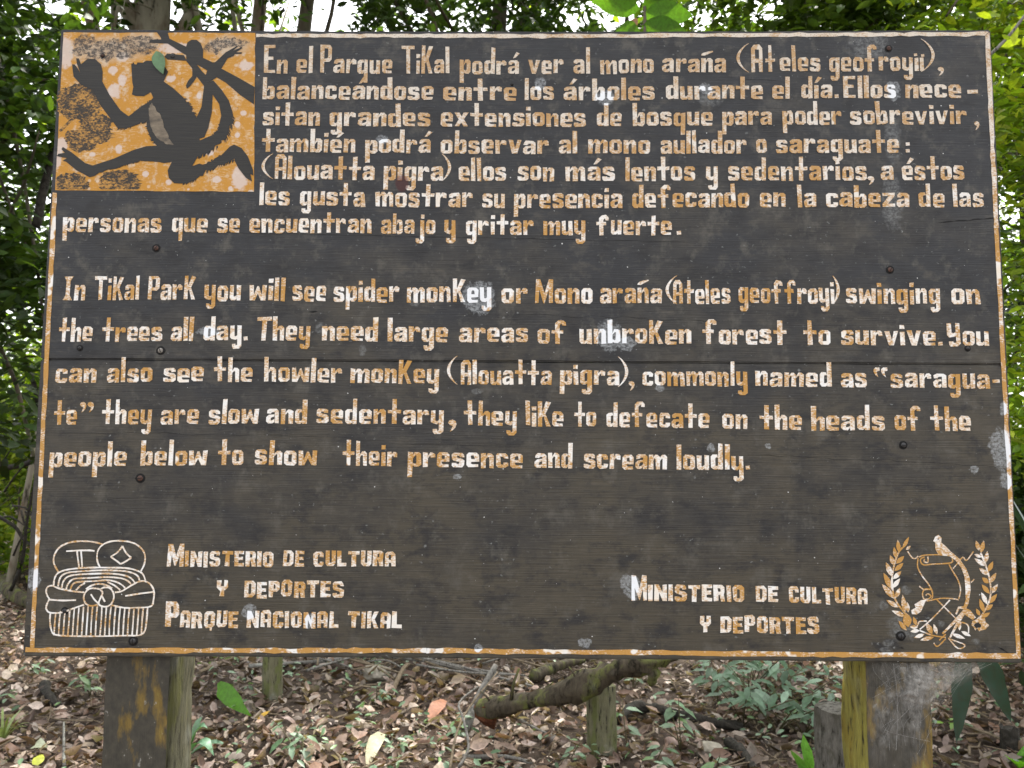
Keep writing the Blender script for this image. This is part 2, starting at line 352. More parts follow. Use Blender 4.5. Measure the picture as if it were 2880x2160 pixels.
    if ch == 'Y': return .80, [[[(0,C),(0,.48*C),(.12,.38*C),(.52,.42*C),(.52,.62*C),(.40,.56*C),(.28,.60*C),(.28,C)]], [[(.52,C),(.52,.24),(.36,.22),(.34,.34),(.08,.34),(.08,.12),(.20,0),(.62,0),(.80,.16),(.80,C)]]]
    if ch == '-': return .7, [r(0,.40,.7,.66)]
    raise KeyError(ch)
ACC = {'á': ('a', [(.36,1.14),(.54,1.18),(.84,1.50),(.62,1.62)]), 'é': ('e', [(.36,1.12),(.56,1.16),(.86,1.46),(.62,1.60)]),
       'í': ('ı', [(.0,1.12),(.22,1.16),(.52,1.52),(.28,1.60)]), 'ñ': ('n', [(-.02,1.20),(.22,1.20),(.40,1.28),(.78,1.44),(.74,1.52),(.40,1.46),(.16,1.40),(.02,1.32)])}
def caps(ch):                                # small-capital letters of the two ministry lines, height 1
    r = rect; s = .27
    G = {'I': (.27, [r(0,0,.27,1)]),
     'N': (.74, [[[(0,0),(s,0),(s,.52),(.50,0),(.74,0),(.74,1),(.48,1),(.48,.50),(.26,1),(0,1)]]]),
     'S': (.70, [[[(0,.30),(0,.12),(.12,0),(.58,0),(.70,.13),(.70,.46),(.60,.56),(.30,.64),(.28,.70),(.30,.78),(.44,.78),(.44,.70),(.68,.70),(.68,.88),(.58,1),(.13,1),(.02,.88),(.02,.56),(.12,.46),(.40,.38),(.43,.32),(.42,.22),(.27,.22),(.27,.30)]]]),
     'T': (.72, [r(0,.77,.72,1), r(.22,0,.50,.77)]),
     'E': (.60, [[[(0,0),(.60,0),(.60,.21),(.27,.21),(.27,.41),(.54,.41),(.54,.62),(.27,.62),(.27,.79),(.60,.79),(.60,1),(0,1)]]]),
     'R': (.66, [[[(0,0),(s,0),(s,.40),(.34,.40),(.40,0),(.66,0),(.60,.44),(.66,.56),(.66,.86),(.52,1),(0,1)], [(.27,.58),(.27,.80),(.38,.80),(.41,.76),(.41,.62),(.38,.58)]]]),
     'O': (.66, [ring(.66, 1, .25)]), 'D': (.66, [[[(0,0),(.50,0),(.66,.18),(.66,.82),(.50,1),(0,1)], [(.26,.20),(.26,.80),(.38,.80),(.41,.74),(.41,.26),(.38,.20)]]]),
     'C': (.64, [[[(.64,.64),(.64,.86),(.52,1),(.14,1),(0,.86),(0,.14),(.14,0),(.52,0),(.64,.14),(.64,.34),(.40,.34),(.38,.21),(.27,.21),(.27,.79),(.38,.79),(.40,.64)]]]),
     'U': (.66, [[[(0,1),(0,.16),(.15,0),(.52,0),(.66,.16),(.66,1),(.41,1),(.41,.26),(.36,.21),(.30,.21),(.26,.26),(.26,1)]]]),
     'L': (.58, [[[(0,0),(.58,0),(.58,.22),(.27,.22),(.27,1),(0,1)]]]),
     'A': (.64, [[[(0,0),(.24,0),(.24,.28),(.40,.28),(.40,0),(.64,0),(.64,.84),(.50,1),(.14,1),(0,.84)], [(.24,.47),(.24,.78),(.40,.78),(.40,.47)]]]),
     'P': (.64, [[[(0,0),(.27,0),(.27,.36),(.50,.36),(.64,.50),(.64,.86),(.50,1),(0,1)], [(.27,.54),(.27,.80),(.36,.80),(.39,.76),(.39,.58),(.36,.54)]]]),
     'Q': (.66, [ring(.66, 1, .25), [[(.34,.16),(.48,.16),(.52,-.06),(.48,-.20),(.38,-.20)]]]),
     'Y': (.68, [[[(0,1),(0,.56),(.12,.40),(.20,.36),(.20,0),(.47,0),(.47,.36),(.56,.40),(.68,.56),(.68,1),(.42,1),(.42,.62),(.26,.62),(.26,1)]]]),
     'K': (.70, [r(0,0,.26,1), [[(.26,.34),(.26,.58),(.42,1),(.70,1),(.46,.52),(.70,0),(.42,0),(.30,.40)]]]),
     'M': (.66, [[[(0,0),(.16,0),(.17,.50),(.32,.02),(.36,.02),(.50,.50),(.50,0),(.66,0),(.66,1),(.48,1),(.34,.50),(.20,1),(.03,1)]]])}
    return G[ch]
def put_word(P, text, x0, x1, base, slope, xh, A, C, D, get=None, gap=.115):
    gs = []
    for ch in text:
        if get: wd, polys = get(ch); acc = None
        elif ch in ACC: b, acc = ACC[ch]; wd, polys = glyph(b, A, C, D)
        else: wd, polys = glyph(ch, A, C, D); acc = None
        if acc: polys = polys + [[acc]]
        gs.append((wd, polys))
    tot = sum(g[0] for g in gs) + gap*(len(gs)-1); kx = (x1-x0)/tot; cx = x0; xm = (x0+x1)/2
    for wd, polys in gs:
        wear = float(np.clip(rng.normal(.5, .27), 0, 1)); dy = rng.normal()*.022; tilt = rng.normal()*.012; ks = 1+rng.normal()*.012
        for loops in polys:
            out = []
            for lp in loops:
                q = []
                for gx, gy in lp:
                    gx2 = gx + rng.normal()*.013 + tilt*gy; gy2 = gy*ks + dy + rng.normal()*.013
                    X = cx + gx2*kx; bl = base + slope*(X-xm); Y = bl - gy2*xh
                    X += (gy2*xh)*(VPX-X)/(bl-VPY); q.append((X, Y))
                out.append(q)
            P.poly(out, wear)
        cx += (wd+gap)*kx
def crescent(P, x0, x1, y0, y1, wd, flip=False, wear=.5):
    n = 14; o, i = [], []
    for k in range(n+1):
        t = k/n; a = math.sin(math.pi*t); y = y0+(y1-y0)*t; hw = wd*(.30+.70*a)
        b = (x1-x0-wd)*a**.8
        xo = x1-b-wd*.5 if not flip else x0+b+wd*.5
        o.append((xo-hw/2, y)); i.append((xo+hw/2, y))
    P.poly([o+i[::-1]], wear)
def comma(P, x0, x1, y0, y1, wear=.5):
    W_, H_ = x1-x0, y1-y0
    P.poly([[(x0+a*W_, y0+b*H_) for a, b in ((.18,.08),(.55,0),(.90,.12),(1,.38),(.85,.68),(.5,.92),(.25,1),(.42,.78),(.58,.52),(.30,.46),(.05,.28))]], wear)
def quote66(P, x0, x1, y0, y1):
    W_, H_ = x1-x0, y1-y0
    P.poly([[(x0+a*W_, y0+b*H_) for a, b in ((.95,.02),(1,.34),(.55,.42),(.62,.70),(.80,1),(.35,.78),(.05,.45),(.05,.2),(.35,.02))]], .6)
def dot(P, x0, x1, y0, y1): P.poly([[(x0,y0+1),(x1-1,y0),(x1,y1-1),(x0+1,y1)]], .6)

# every line: x-height, ascender, capital, descender (photo px) and its words with their left, right and baseline
LINES = [
 (39,75,79,25,[('En',742,808.5,205),('el',833,879,205),('Parque',900,1103,205.7),('TiKal',1129.7,1264,207),('podrá',1293,1459.5,207.5),('ver',1486,1584.5,207),('al',1612.7,1660,206),
   ('mono',1688,1839,206),('araña',1862.7,2042.4,203.3),('A',2113.3,2145.8,202),('t',2153,2181,201.5),('eles',2194,2308,201),('geofroyıı',2332,2599.7,199.6)],
   [('(',2071,2110,122,203),(')',2586,2629,109,202),(',',2636,2655,188,213),('.',2570,2580,150,158),('.',2590,2600,152,160)]),
 (38,62,62,24,[('balanceándose',738,1218,279.6),('entre',1247,1453.5,281.7),('los',1475.3,1558,282),('árboles',1585,1841.5,281.5),('durante',1874,2146.6,279.5),('el',2173,2221.8,278),
   ('día',2254,2341,276.3),('Ellos',2373,2519.5,275),('nece',2546,2704.6,275)],[('.',2347,2359,265,276),('-',2720,2751,252,263.6)]),
 (38,65,65,24,[('sitan',738,899,352.5),('grandes',926,1210,354.9),('extensiones',1240,1647.8,355.5),('de',1678.5,1748,355),('bosque',1779.7,2004.4,353.4),('para',2031.3,2171,351.5),('poder',2202,2366.5,350.5),
   ('sobrevivir',2391.8,2719.8,349.4)],[(',',2739,2755,341,366)]),
 (38.5,64,64,25,[('también',735.4,999,428.3),('podrá',1027,1211.8,430),('observar',1239.6,1542.4,432.3),('al',1571.8,1623.7,432),('mono',1654,1829.4,431.5),('aullador',1858,2100.6,431.8),('o',2127.8,2156.7,430),
   ('saraguate',2182.7,2529,429.4)],[('.',2547,2559,400,410),('.',2547,2559,419,429)]),
 (40,66,70,26,[('Alouatta',772,1053,505.3),('pigra',1079,1247,507.6),('ellos',1290.6,1423,508.7),('son',1456,1558,508.7),('más',1590,1729.7,508.7),('lentos',1759,1955.4,508.5),('y',1986,2019.6,507.4),
   ('sedentarios',2047.8,2438.8,507),('a',2477.8,2514,506.2),('éstos',2537,2712.6,506)],[('(',735.4,772,432,503),(')',1239,1269,433,508),(',',2438,2459,495,520)]),
 (40,64,64,22,[('les',729,814,577.4),('gusta',843.6,1027,579.5),('mostrar',1055.5,1329.3,582),('su',1356,1419.7,584),('presencia',1445,1750.6,585.3),('defecando',1778,2106,583.4),('en',2137.5,2209,582.9),
   ('la',2244,2296,582.9),('cabeza',2324,2558,582.2),('de',2585,2657,582),('las',2682,2767,582)],[]),
 (40,57,57,25,[('personas',176.6,453,652.6),('que',483,582.6,654),('se',610.7,674,654.6),('encuentran',701.4,1044,655.6),('abajo',1071.7,1224,657.5),('y',1250,1281,659.3),('gritar',1310,1500.4,660.3),
   ('muy',1528,1645.6,661.3),('fuerte',1677.4,1889,660.8)],[('.',1903,1916,649,660.5)]),
 (43,66,66,23,[('In',175,238.5,844.4),('TiKal',264,390.4,843.6),('ParK',414.8,548.7,843.6),('you',575,676.5,845),('will',700.6,801.5,846),('see',822,916.5,847),('spider',938.3,1122,848.7),('monKey',1144.3,1382,851.1),
   ('or',1409.8,1483.5,852.3),('Mono',1504.7,1666,853),('araña',1687,1861,853.2),('Ateles',1894,2055,854.3),('geoffroyi',2077.5,2347.4,853.8),('swinging',2380,2644.6,854.9),('on',2676,2758,855.3)],
   [('(',1871.8,1908,775,855),(')',2338,2362,776,855)]),
 (41,67,66,24,[('the',164,259,960),('trees',286,455,960),('all',480,543,959),('day',571.5,679,957.6),('They',721,871,957.6),('need',904.4,1063,959.2),('large',1090.5,1258.9,961.4),('areas',1291.5,1485,963.4),
   ('of',1511.7,1593,966.4),('unbroKen',1629.4,1944.3,966.9),('forest',1977,2212.4,968),('to',2261.5,2336,969.3),('survive',2366.3,2631.9,971.6),('You',2666,2782,972.4)],[('.',685,697,946,957.5),('.',2638,2651.5,961,972)]),
 (40.5,69,69,26,[('can',155,270,1076),('also',300,427.5,1075),('see',458.5,572.4,1074.4),('the',601.5,709,1073.9),('howler',743,961.4,1075),('monKey',985.8,1234,1078),('Alouatta',1296,1551,1081.8),('pigra',1574.4,1741.8,1083),
   ('commonly',1807.6,2102,1085),('named',2125,2340,1087),('as',2366,2438.4,1088.6),('saragua',2505.4,2784.8,1091)],
   [('(',1257,1290.5,1001,1081),(')',1734,1767,1003,1088),(',',1767,1785,1072,1099),('"',2456,2474,1033,1061),('"',2477,2496,1033,1061),('-',2791,2812,1067,1077)]),
 (41,70,70,27,[('te',150,215.4,1195),('they',286,425,1194),('are',450.6,558.8,1193),('slow',586.6,726.5,1192),('and',749,863,1190.9),('sedentary',890,1247,1192.8),('they',1305,1453.5,1196.6),('liKe',1479,1584.5,1198.4),
   ('to',1615.5,1677,1200),('defecate',1705.7,1995,1202.4),('on',2031.6,2102.5,1205),('the',2137.8,2254.6,1207.9),('heads',2282,2489,1210.4),('of',2516.8,2590.6,1210.8),('the',2617.8,2731.5,1211.3)],
   [(',',224,243,1130,1160),(',',245,264.5,1130,1160),(',',1259,1284,1180,1214)]),
 (41,71,71,30,[('people',138,355,1312),('below',394,582,1309.6),('to',612,684,1307.6),('show',715.9,892,1308),('their',963.3,1117,1309.9),('presence',1146.7,1470.7,1314.2),('and',1504,1610,1316.6),('scream',1642.9,1875.8,1319),
   ('loudly',1903,2091.7,1321)],[('.',2097,2109.5,1309.5,1320.5)]),
]
def marks(P, ms):
    for ch, x0, x1, y0, y1 in ms:
        if ch == '(': crescent(P, x0, x1, y0, y1, 9, False, .55)
        elif ch == ')': crescent(P, x0, x1, y0, y1, 9, True, .6)
        elif ch == ',': comma(P, x0, x1, y0, y1)
        elif ch == '"': quote66(P, x0, x1, y0, y1)
        else: dot(P, x0, x1, y0, y1)
for xh, A, C, D, words, ms in LINES:
    P = Paint(); xs = np.array([(w_[1]+w_[2])/2 for w_ in words]); bs = np.array([w_[3] for w_ in words])
    for i, (t, x0, x1, b) in enumerate(words):
        lo_, hi_ = max(i-1, 0), min(i+1, len(words)-1)
        sl_ = (bs[hi_]-bs[lo_])/(xs[hi_]-xs[lo_]) if hi_ > lo_ else 0
        put_word(P, t, x0, x1, b, sl_, xh, A/xh, C/xh, D/xh)
    marks(P, ms); P.build('lettering', M['paint'], sign)
FOOT = [[('M',468.5,515.6,1594.4,64),('INISTERIO',519,768,1593.6,44),('DE',795,854.7,1592.8,43.5),('CULTURA',881.5,1111,1592.7,43.5)],
        [('Y',608.4,640,1678,45.5),('DEPORTES',686,967.4,1680,47)],
        [('P',463,502.5,1764,72),('ARQUE',505,669,1765,47),('NACIONAL',693.6,952,1766,47.2),('TIKAL',977.7,1129.6,1766,46.5)],
        [('M',1775.8,1820,1688.7,71),('INISTERIO',1823,2093,1691.7,46.3),('DE',2125.4,2189,1694.6,45),('CULTURA',2220,2441,1698,46)],
        [('Y',1969,1999,1778,46),('DEPORTES',2026.7,2304.7,1781,46.5)]]
for ln in FOOT:
    P = Paint()
    for t, x0, x1, b, h in ln: put_word(P, t, x0, x1, b, .012 if x0 > 1700 else .003, h, 1, 1, .2, caps, .10)
    P.build('lettering', M['paint'], sign)

# ---- border line
P = Paint()
def band(pts_a, pts_b, wear=-.25):
    for i in range(len(pts_a)-1):
        P.poly([[pts_a[i], pts_a[i+1], pts_b[i+1], pts_b[i]]], wear+rng.normal()*.2, .0007)
def strip(a0, a1, b0, b1, n=48, amp=1.1, wear=-.25):
    A_ = [lerp(a0, a1, i/n) for i in range(n+1)]; B_ = [lerp(b0, b1, i/n) for i in range(n+1)]
    A_ = [(p[0]+rng.normal()*amp*.6, p[1]+rng.normal()*amp) for p in A_]; B_ = [(p[0]+rng.normal()*amp*.6, p[1]+rng.normal()*amp) for p in B_]; band(A_, B_, wear)
strip((720,94.5),(1500,96),(720,104.5),(1500,106.5), wear=1.3); strip((1500,96),(2782,90),(1500,106.5),(2770,100.5), wear=1.1)
strip((2770.5,101),(2796,640),(2783,91),(2808.5,640), 24, wear=.6); strip((2796,640),(2858.5,1838),(2808.5,640),(2871,1852), 44)
strip((148,542),(84,1822),(161,542),(96,1822), 50)
strip((71,1822),(1200,1823),(71,1834.5),(1200,1836.5), 50); strip((1200,1823),(2858,1838.5),(1200,1836.5),(2871,1853), 60)
P.build('border_line', M['paint'], sign)

# ---- painted picture: orange field with dark monkey, branch and foliage (coordinates from a 3.318x enlargement at 140,60)
def q(pts): return [(140+x/3.3183, 60+y/3.3183) for x, y in pts]
def mat_field():
    g = NG('weathered_orange_field')
    hi = g.noise(g.coord((75, 1, 240)), 1, 4, .65); lo = g.noise(g.coord((1,1,1),(3,1,2)), 17, 4, .62)
    v = g.mth('ADD', hi, g.mth('MULTIPLY', lo, .9)); m = g.rng(v, 1.0, 1.24)
    fine = g.noise(g.coord(), 300, 2)
    c = g.mix(fine, (.54,.26,.036), (.44,.215,.045)); c = g.mix(g.mth('MULTIPLY', m, .8), c, (.66,.52,.35))
    lo4 = g.noise(g.coord((1,1,1),(1,7,2)), 34, 5, .7); c = g.mix(g.rng(lo4, .53, .64, 0, .6), c, (.60,.52,.42))
    spots = [ell(*a) for a in ((185,150,24,50),(690,185,24,15),(675,500,24,36),(560,205,8,8),(480,222,16,10),(335,420,10,14),(322,255,20,22),(318,198,16,12),(345,225,14,18),(668,350,9,9),(667,380,8,8),
       (685,318,10,8),(590,430,14,8),(175,405,18,20),(410,490,10,10),(165,440,10,34),(475,513,10,9),(260,435,10,7),(610,505,14,10),(672,520,12,14),(648,530,7,7),(705,540,8,6),(530,533,4,4),(340,510,12,14),(560,270,8,10),(345,160,20,16),(500,135,60,18))]
    sm = stains(g, spots, .35, 1.2, 60); c = g.mix(g.mth('MULTIPLY', sm, .7), c, (.62,.55,.52))
    dots = g.n('ShaderNodeTexVoronoi'); dots.inputs['Scale'].default_value = 42; g.l(g.coord(), dots.inputs['Vector'])
    rs = g.rng(dots.outputs['Distance'], .22, .14); pick = g.rng(dots.outputs['Color'], .74, .76)
    c = g.mix(g.mth('MULTIPLY', g.mth('MULTIPLY', rs, pick), .5), c, (.64,.55,.44))
    mould = [ell(*a) for a in ((240,122,34,28),(330,130,70,22),(290,145,50,30),(395,135,50,22),(350,150,40,16),(640,122,55,18),(600,135,30,18),(385,112,60,14),(230,145,30,14))]
    pale = stains(g, [ell(*a) for a in ((300,140,130,38),(640,130,70,32),(400,118,60,30))], .9, .8, 45); c = g.mix(g.mth('MULTIPLY', pale, .7), c, (.50,.43,.34))
    mm = stains(g, mould, .25, 1.9, 60); fr = g.rng(g.noise(g.coord((1,1,1.2),(6,2,4)), 90, 4, .75), .40, .56, .15, 1); c = g.mix(g.mth('MULTIPLY', g.mth('MULTIPLY', mm, fr), .95), c, (.055,.05,.048))
    drk = g.noise(g.coord((1,1,1),(8,1,1)), 110, 2); c = g.mix(g.rng(drk, .68, .74, 0, .5), c, (.12,.07,.04))
    g.bsdf(c, .65, .22, hi, .3, .0012); return g.m
def mat_dabs():
    g = NG('dabbed_dark_paint')
    n1 = g.noise(g.coord((1,1,1.6)), 130, 3, .7); n2 = g.noise(g.coord(), 30, 3, .6)
    m = g.rng(g.mth('ADD', n1, g.mth('MULTIPLY', n2, .7)), 1.02, .80)
    c = g.mix(m, (.48,.25,.06), (.045,.038,.031)); g.bsdf(c, .65, .25, n1, .3, .001); return g.m
M['field'] = mat_field(); M['dabs'] = mat_dabs()
M['silhouette'] = mat_simple('dark_silhouette_paint', (.017,.016,.016), (.034,.031,.025), 1.0, .55, .30, .4, (12,1,330), .002)
M['belly'] = mat_simple('tan_belly_paint', (.26,.21,.15), (.07,.06,.05), 30, .65, .2, .2, (1,1,2))
P = Paint(); edge = lambda a, b, n, amp: [(lerp(a, b, i/n)[0]+rng.normal()*amp*(0 < i < n), lerp(a, b, i/n)[1]+rng.normal()*amp*(0 < i < n)) for i in range(n)]
fp = edge((128,104),(50,1575),20,1.5)+edge((50,1575),(1905,1590),24,2)+edge((1905,1590),(1918,108),20,2)+edge((1918,108),(128,104),24,1.5)
P.poly([q(fp)], .5, .0006); pic = P.build('painted_picture', M['field'], sign)
def fur(pts, amp, n=5):                      # ragged brushed outline
    out = []
    for i in range(len(pts)-1):
        for k in range(n): p = lerp(pts[i], pts[i+1], k/n); out.append((p[0]+rng.normal()*amp*1.5, p[1]+rng.normal()*amp*1.5))
    return out+[pts[-1]]
def ragged(cx, cy, rx, ry, n=54, amp=.10):
    return [(cx+rx*math.cos(a)*(1+rng.normal()*amp), cy+ry*math.sin(a)*(1+rng.normal()*amp)) for a in np.linspace(0, 2*math.pi, n, endpoint=False)]
D_ = Paint()
for i, a in enumerate([(270,700,175,90),(290,810,170,80),(200,760,110,120),(430,960,130,85),(300,1130,120,75),(420,1050,150,80),(230,1090,80,60),(200,1500,140,70),(120,1520,70,60),(650,1470,150,70),(540,1540,70,50),(740,1530,90,60),(300,1540,60,30)]):
    D_.poly([q([(max(62,x), min(1568,y)) for x, y in ragged(a[0], a[1], a[2]*1.15, a[3]*1.18)])], .5, .00072+i*.00003)
D_.stroke(q([(95,1025),(200,920),(340,825)]), 8, .5); D_.stroke(q([(250,900),(400,950),(460,980)]), 6, .5)
D_.build('painted_foliage', M['dabs'], pic)
B_ = Paint()
B_.poly([q([(1000,104),(1100,104),(1118,162),(1270,235),(1330,250),(1300,330),(1245,300),(1100,207),(930,200),(935,172),(1040,168),(1035,150)])], .5, .0013)
B_.poly([q([(1430,340),(1540,392),(1600,440),(1760,525),(1912,612),(1905,775),(1780,690),(1640,570),(1540,512),(1500,482),(1470,458),(1368,398),(1330,340)])], .5, .00136)
B_.poly([q([(1095,300),(1250,315),(1280,368),(1100,355),(1070,330)])], .5, .00142)
B_.build('painted_branch', M['silhouette'], pic)
Mk = Paint()                                 # big monkey
body = ([(760,395),(810,402),(818,383),(870,385),(900,366),(960,368),(985,384),(1060,400),(1105,470),(1062,560),(1150,622),(1250,712)] + fur([(1250,712),(1315,790),(1372,905)], 5) +
  [(1400,1110),(1520,1060),(1570,1010),(1600,880),(1580,770),(1520,684),(1440,640),(1440,600),(1525,550),(1605,640),(1672,740),(1707,850)] + fur([(1707,850),(1700,960),(1650,1090),(1560,1175),(1450,1240),(1380,1262)], 7) +
  [(1330,1350)] + fur([(1330,1350),(1480,1318),(1600,1250)], 4) + [(1680,1168),(1720,1150),(1790,1182),(1850,1262),(1897,1385),(1900,1440),(1872,1425),(1888,1495),(1830,1460),(1760,1370),(1722,1295)] +
  fur([(1722,1295),(1500,1385),(1330,1490)], 7) + [(1280,1515),(1160,1510),(1110,1460),(1100,1390),(1135,1318)] + fur([(1135,1318),(840,1302),(600,1372),(460,1412)], 3) +
  [(420,1442),(370,1455),(250,1390),(150,1308),(120,1300),(160,1276),(85,1262),(66,1256),(80,1236),(140,1226),(108,1192),(122,1172),(200,1220),(330,1322),(400,1345),(600,1280),(780,1200),(900,1165),(1000,1160),(980,1140),(932,1072),(902,980),(905,930)] +
  fur([(905,930),(840,960),(720,1000),(640,1005)], 4) + [(560,900),(470,780),(400,640),(290,590),(222,515),(215,470),(208,400),(232,402),(262,440),(285,480),(252,395),(246,345),(270,345),(292,400),(350,350),(420,350),(478,400),(494,470),(490,560),(560,690),(660,830),(735,885)] +
  fur([(735,885),(850,800),(945,735)], 3) + [(965,712),(942,660),(880,698),(800,695),(766,682),(780,612),(770,570),(766,500)])
Mk.poly([q(body)], .5, .0016); 
for seg, sg, cnt, ln in (([(1250,712),(1315,790),(1372,905)],1,16,30),([(1707,850),(1700,960),(1650,1090),(1560,1175),(1450,1240),(1390,1262)],1,46,36),([(1722,1300),(1500,1385),(1330,1490),(1240,1512)],1,36,30),
        ([(640,1003),(720,998),(840,960),(905,930)],-1,16,22),([(735,885),(850,800),(945,735)],1,10,18),([(1520,1060),(1570,1010),(1590,930)],-1,10,24),([(1480,1320),(1600,1250)],-1,8,18),([(600,1370),(840,1300)],1,12,16),([(770,400),(870,385),(985,384)],1,12,26),([(902,980),(940,1090),(990,1150)],-1,12,20)):
    sp_ = smooth(seg, 8)
    for _ in range(cnt):
        t_ = rng.random()*(len(sp_)-1.01); i_ = int(t_); p_ = np.array(lerp(sp_[i_], sp_[i_+1], t_-i_)); d_ = np.array(sp_[i_+1])-np.array(sp_[i_]); d_ /= np.hypot(*d_)+1e-6
        n_ = np.array((d_[1], -d_[0]))*sg; l_ = ln*(.5+rng.random()*.8); e_ = p_+d_*l_*.8*sg*(1 if seg[0] != (770,400) else .3)+n_*l_*.55
        Mk.stroke(q([tuple(p_-n_*10), tuple((p_+e_)/2+d_*2), tuple(e_)]), 3.2, .5, taper=.9)
mk = Mk.build('painted_monkey', M['silhouette'], pic)
Mk.v, Mk.f, Mk.w = [], [], []
Mk.poly([q(fur([(930,810),(955,760),(980,800),(1040,900),(1090,1040),(1150,1155),(1080,1142),(1000,1090),(942,980),(925,870)], 3))], .5, .0019)
for st_ in ([(915,525),(945,515),(985,518)],[(985,540),(980,575),(950,598)],[(1115,735),(1160,830),(1210,940)],[(800,540),(840,520)],[(960,1050),(985,1110),(1010,1140)]): Mk.stroke(q(st_), 2.0, .5)
Mk.build('belly', M['belly'], mk)
Sm = Paint()                                 # small monkey above
Sm.poly([q([(1270,245),(1285,195),(1320,172),(1370,172),(1410,205),(1432,270),(1430,345),(1500,385),(1545,380),(1640,290),(1748,228),(1756,234),(1712,272),(1790,240),(1798,250),(1738,288),(1795,288),(1790,302),(1726,305),(1718,322),(1660,345),(1602,440),(1560,520),(1440,604),(1372,515),(1345,560),(1305,610),(1280,628),(1270,600),(1290,555),(1330,510),(1330,440),(1275,372)],),
         q([(1372,402),(1470,458),(1455,500),(1420,465)])], .5, .00148)
Sm.poly([q([(1440,598),(1522,590),(1520,684),(1512,850),(1480,990),(1442,1082),(1385,1098),(1362,912),(1415,800)])], .5, .00154)
sm_ = Sm.build('painted_monkey', M['silhouette'], pic)
Sm = Paint(); Sm.stroke(q([(1330,268),(1348,264),(1358,280),(1345,290)]), 2.2, .9); Sm.stroke(q([(1715,272),(1760,262),(1795,250)]), 2, .9); Sm.stroke(q([(1665,330),(1700,330),(1722,314)]), 2.5, .9)
Sm.stroke(q([(255,430),(278,485)]), 3, .9); Sm.build('pale_mark', M['paint'], sm_)

# ---- emblems
P = Paint(); e1 = lambda pts: [(100+x/3.95, 1480+y/3.95) for x, y in pts]
def es(pts, wd=4.6, n=4, **k): P.stroke(smooth(e1(pts), n), wd, float(np.clip(rng.normal(.9,.2),0,1.2)), **k)
es([(255,510),(215,440),(200,390),(210,320),(260,240),(350,190),(460,168),(580,168),(680,182),(755,205)])
es([(340,278),(470,270),(600,268),(655,275)]); es([(460,275),(470,360),(485,460)]); es([(505,275),(512,360),(518,460)])
es([(715,455),(685,380),(690,280),(740,210),(830,170),(930,162),(1050,175),(1140,215),(1200,280),(1218,350),(1205,430),(1170,500)])
for d_ in ([(965,220),(1005,295),(1062,350)],[(1062,350),(1000,392),(945,420)],[(945,420),(900,385),(835,340)],[(835,340),(915,285),(965,220)]): es(d_)
for a_ in ([(200,660),(215,570),(265,510),(400,475),(600,460),(800,460),(1000,465),(1120,490),(1190,530),(1220,600)],[(250,670),(270,580),(330,525),(450,505),(700,490),(950,495),(1080,520),(1140,560),(1155,610)],
  [(290,685),(310,610),(370,555),(500,535),(750,525),(930,535),(1050,570),(1105,630)],[(340,700),(365,635),(430,585),(600,575),(800,565),(960,580),(1040,620),(1065,660)],[(385,710),(410,650),(470,620),(650,610),(800,600),(900,620),(970,660),(995,690)],
  [(450,710),(500,660),(550,630)],[(800,620),(880,660),(940,710)],[(560,700),(620,660),(700,640),(790,655),(850,690)],
  [(540,735),(400,720),(260,690),(180,660),(130,680),(118,730),(135,780),(150,810),(125,870),(120,920),(160,960),(280,960),(400,920),(540,870)],[(150,815),(300,825),(450,820)],
  [(880,735),(960,720),(1060,660),(1150,615),(1220,612),(1280,650),(1315,720),(1310,820),(1280,890),(1130,905),(980,905),(840,875)],[(995,775),(1150,750),(1310,730)],
  [(720,700),(660,690),(600,695),(550,740),(535,800),(560,860),(620,885),(690,870)],[(720,705),(760,680),(820,685),(860,730),(870,790),(850,850),(800,890),(740,890),(700,860),(720,800),(745,740),(720,705)],
  [(615,755),(650,810),(700,860)],[(735,770),(770,840)],[(165,965),(160,1050),(175,1150),(220,1205),(400,1220),(700,1222),(1000,1215),(1150,1212),(1210,1170),(1230,1080),(1245,900)]): es(a_)
for i in range(20):
    t = i/19; xb = 205+t*970; xt = xb+22; yt = 955-75*math.sin(min(1, t*1.9)*math.pi*.5) if t < .5 else 880+28*math.sin((t-.5)*math.pi)
    es([(xt,yt),((xt+xb)/2+rng.normal()*3,1040),(xb,1212)], 4.4, 3)
P.build('park_emblem', M['paint'], sign)
P = Paint(); e2 = lambda pts: [(2440+x/4.365, 1480+y/4.365) for x, y in pts]
M['emblem'] = M['paint']
def lf(bx, by, tx, ty, wd=58):
    d = np.array([tx-bx, ty-by], float); n = np.array([-d[1], d[0]])/np.hypot(*d)*wd*.52; b = np.array([bx, by], float)
    pts = [b, b+d*.25+n*.75, b+d*.5+n, b+d*.78+n*.6, b+d, b+d*.78-n*.55, b+d*.5-n*.95, b+d*.25-n*.75]
    P.poly([e2([tuple(p) for p in pts])], float(np.clip(rng.normal(-.05,.45),-.5,1)))
def e2s(pts, wd=3.7, **k): P.stroke(smooth(e2(pts), 4), wd, .1+rng.normal()*.25, **k)
e2s([(520,1140),(420,1020),(350,920),(312,800),(300,640),(322,500),(370,340),(430,260)], 5); e2s([(1380,1130),(1470,980),(1512,830),(1500,660),(1455,490),(1390,330)], 5)
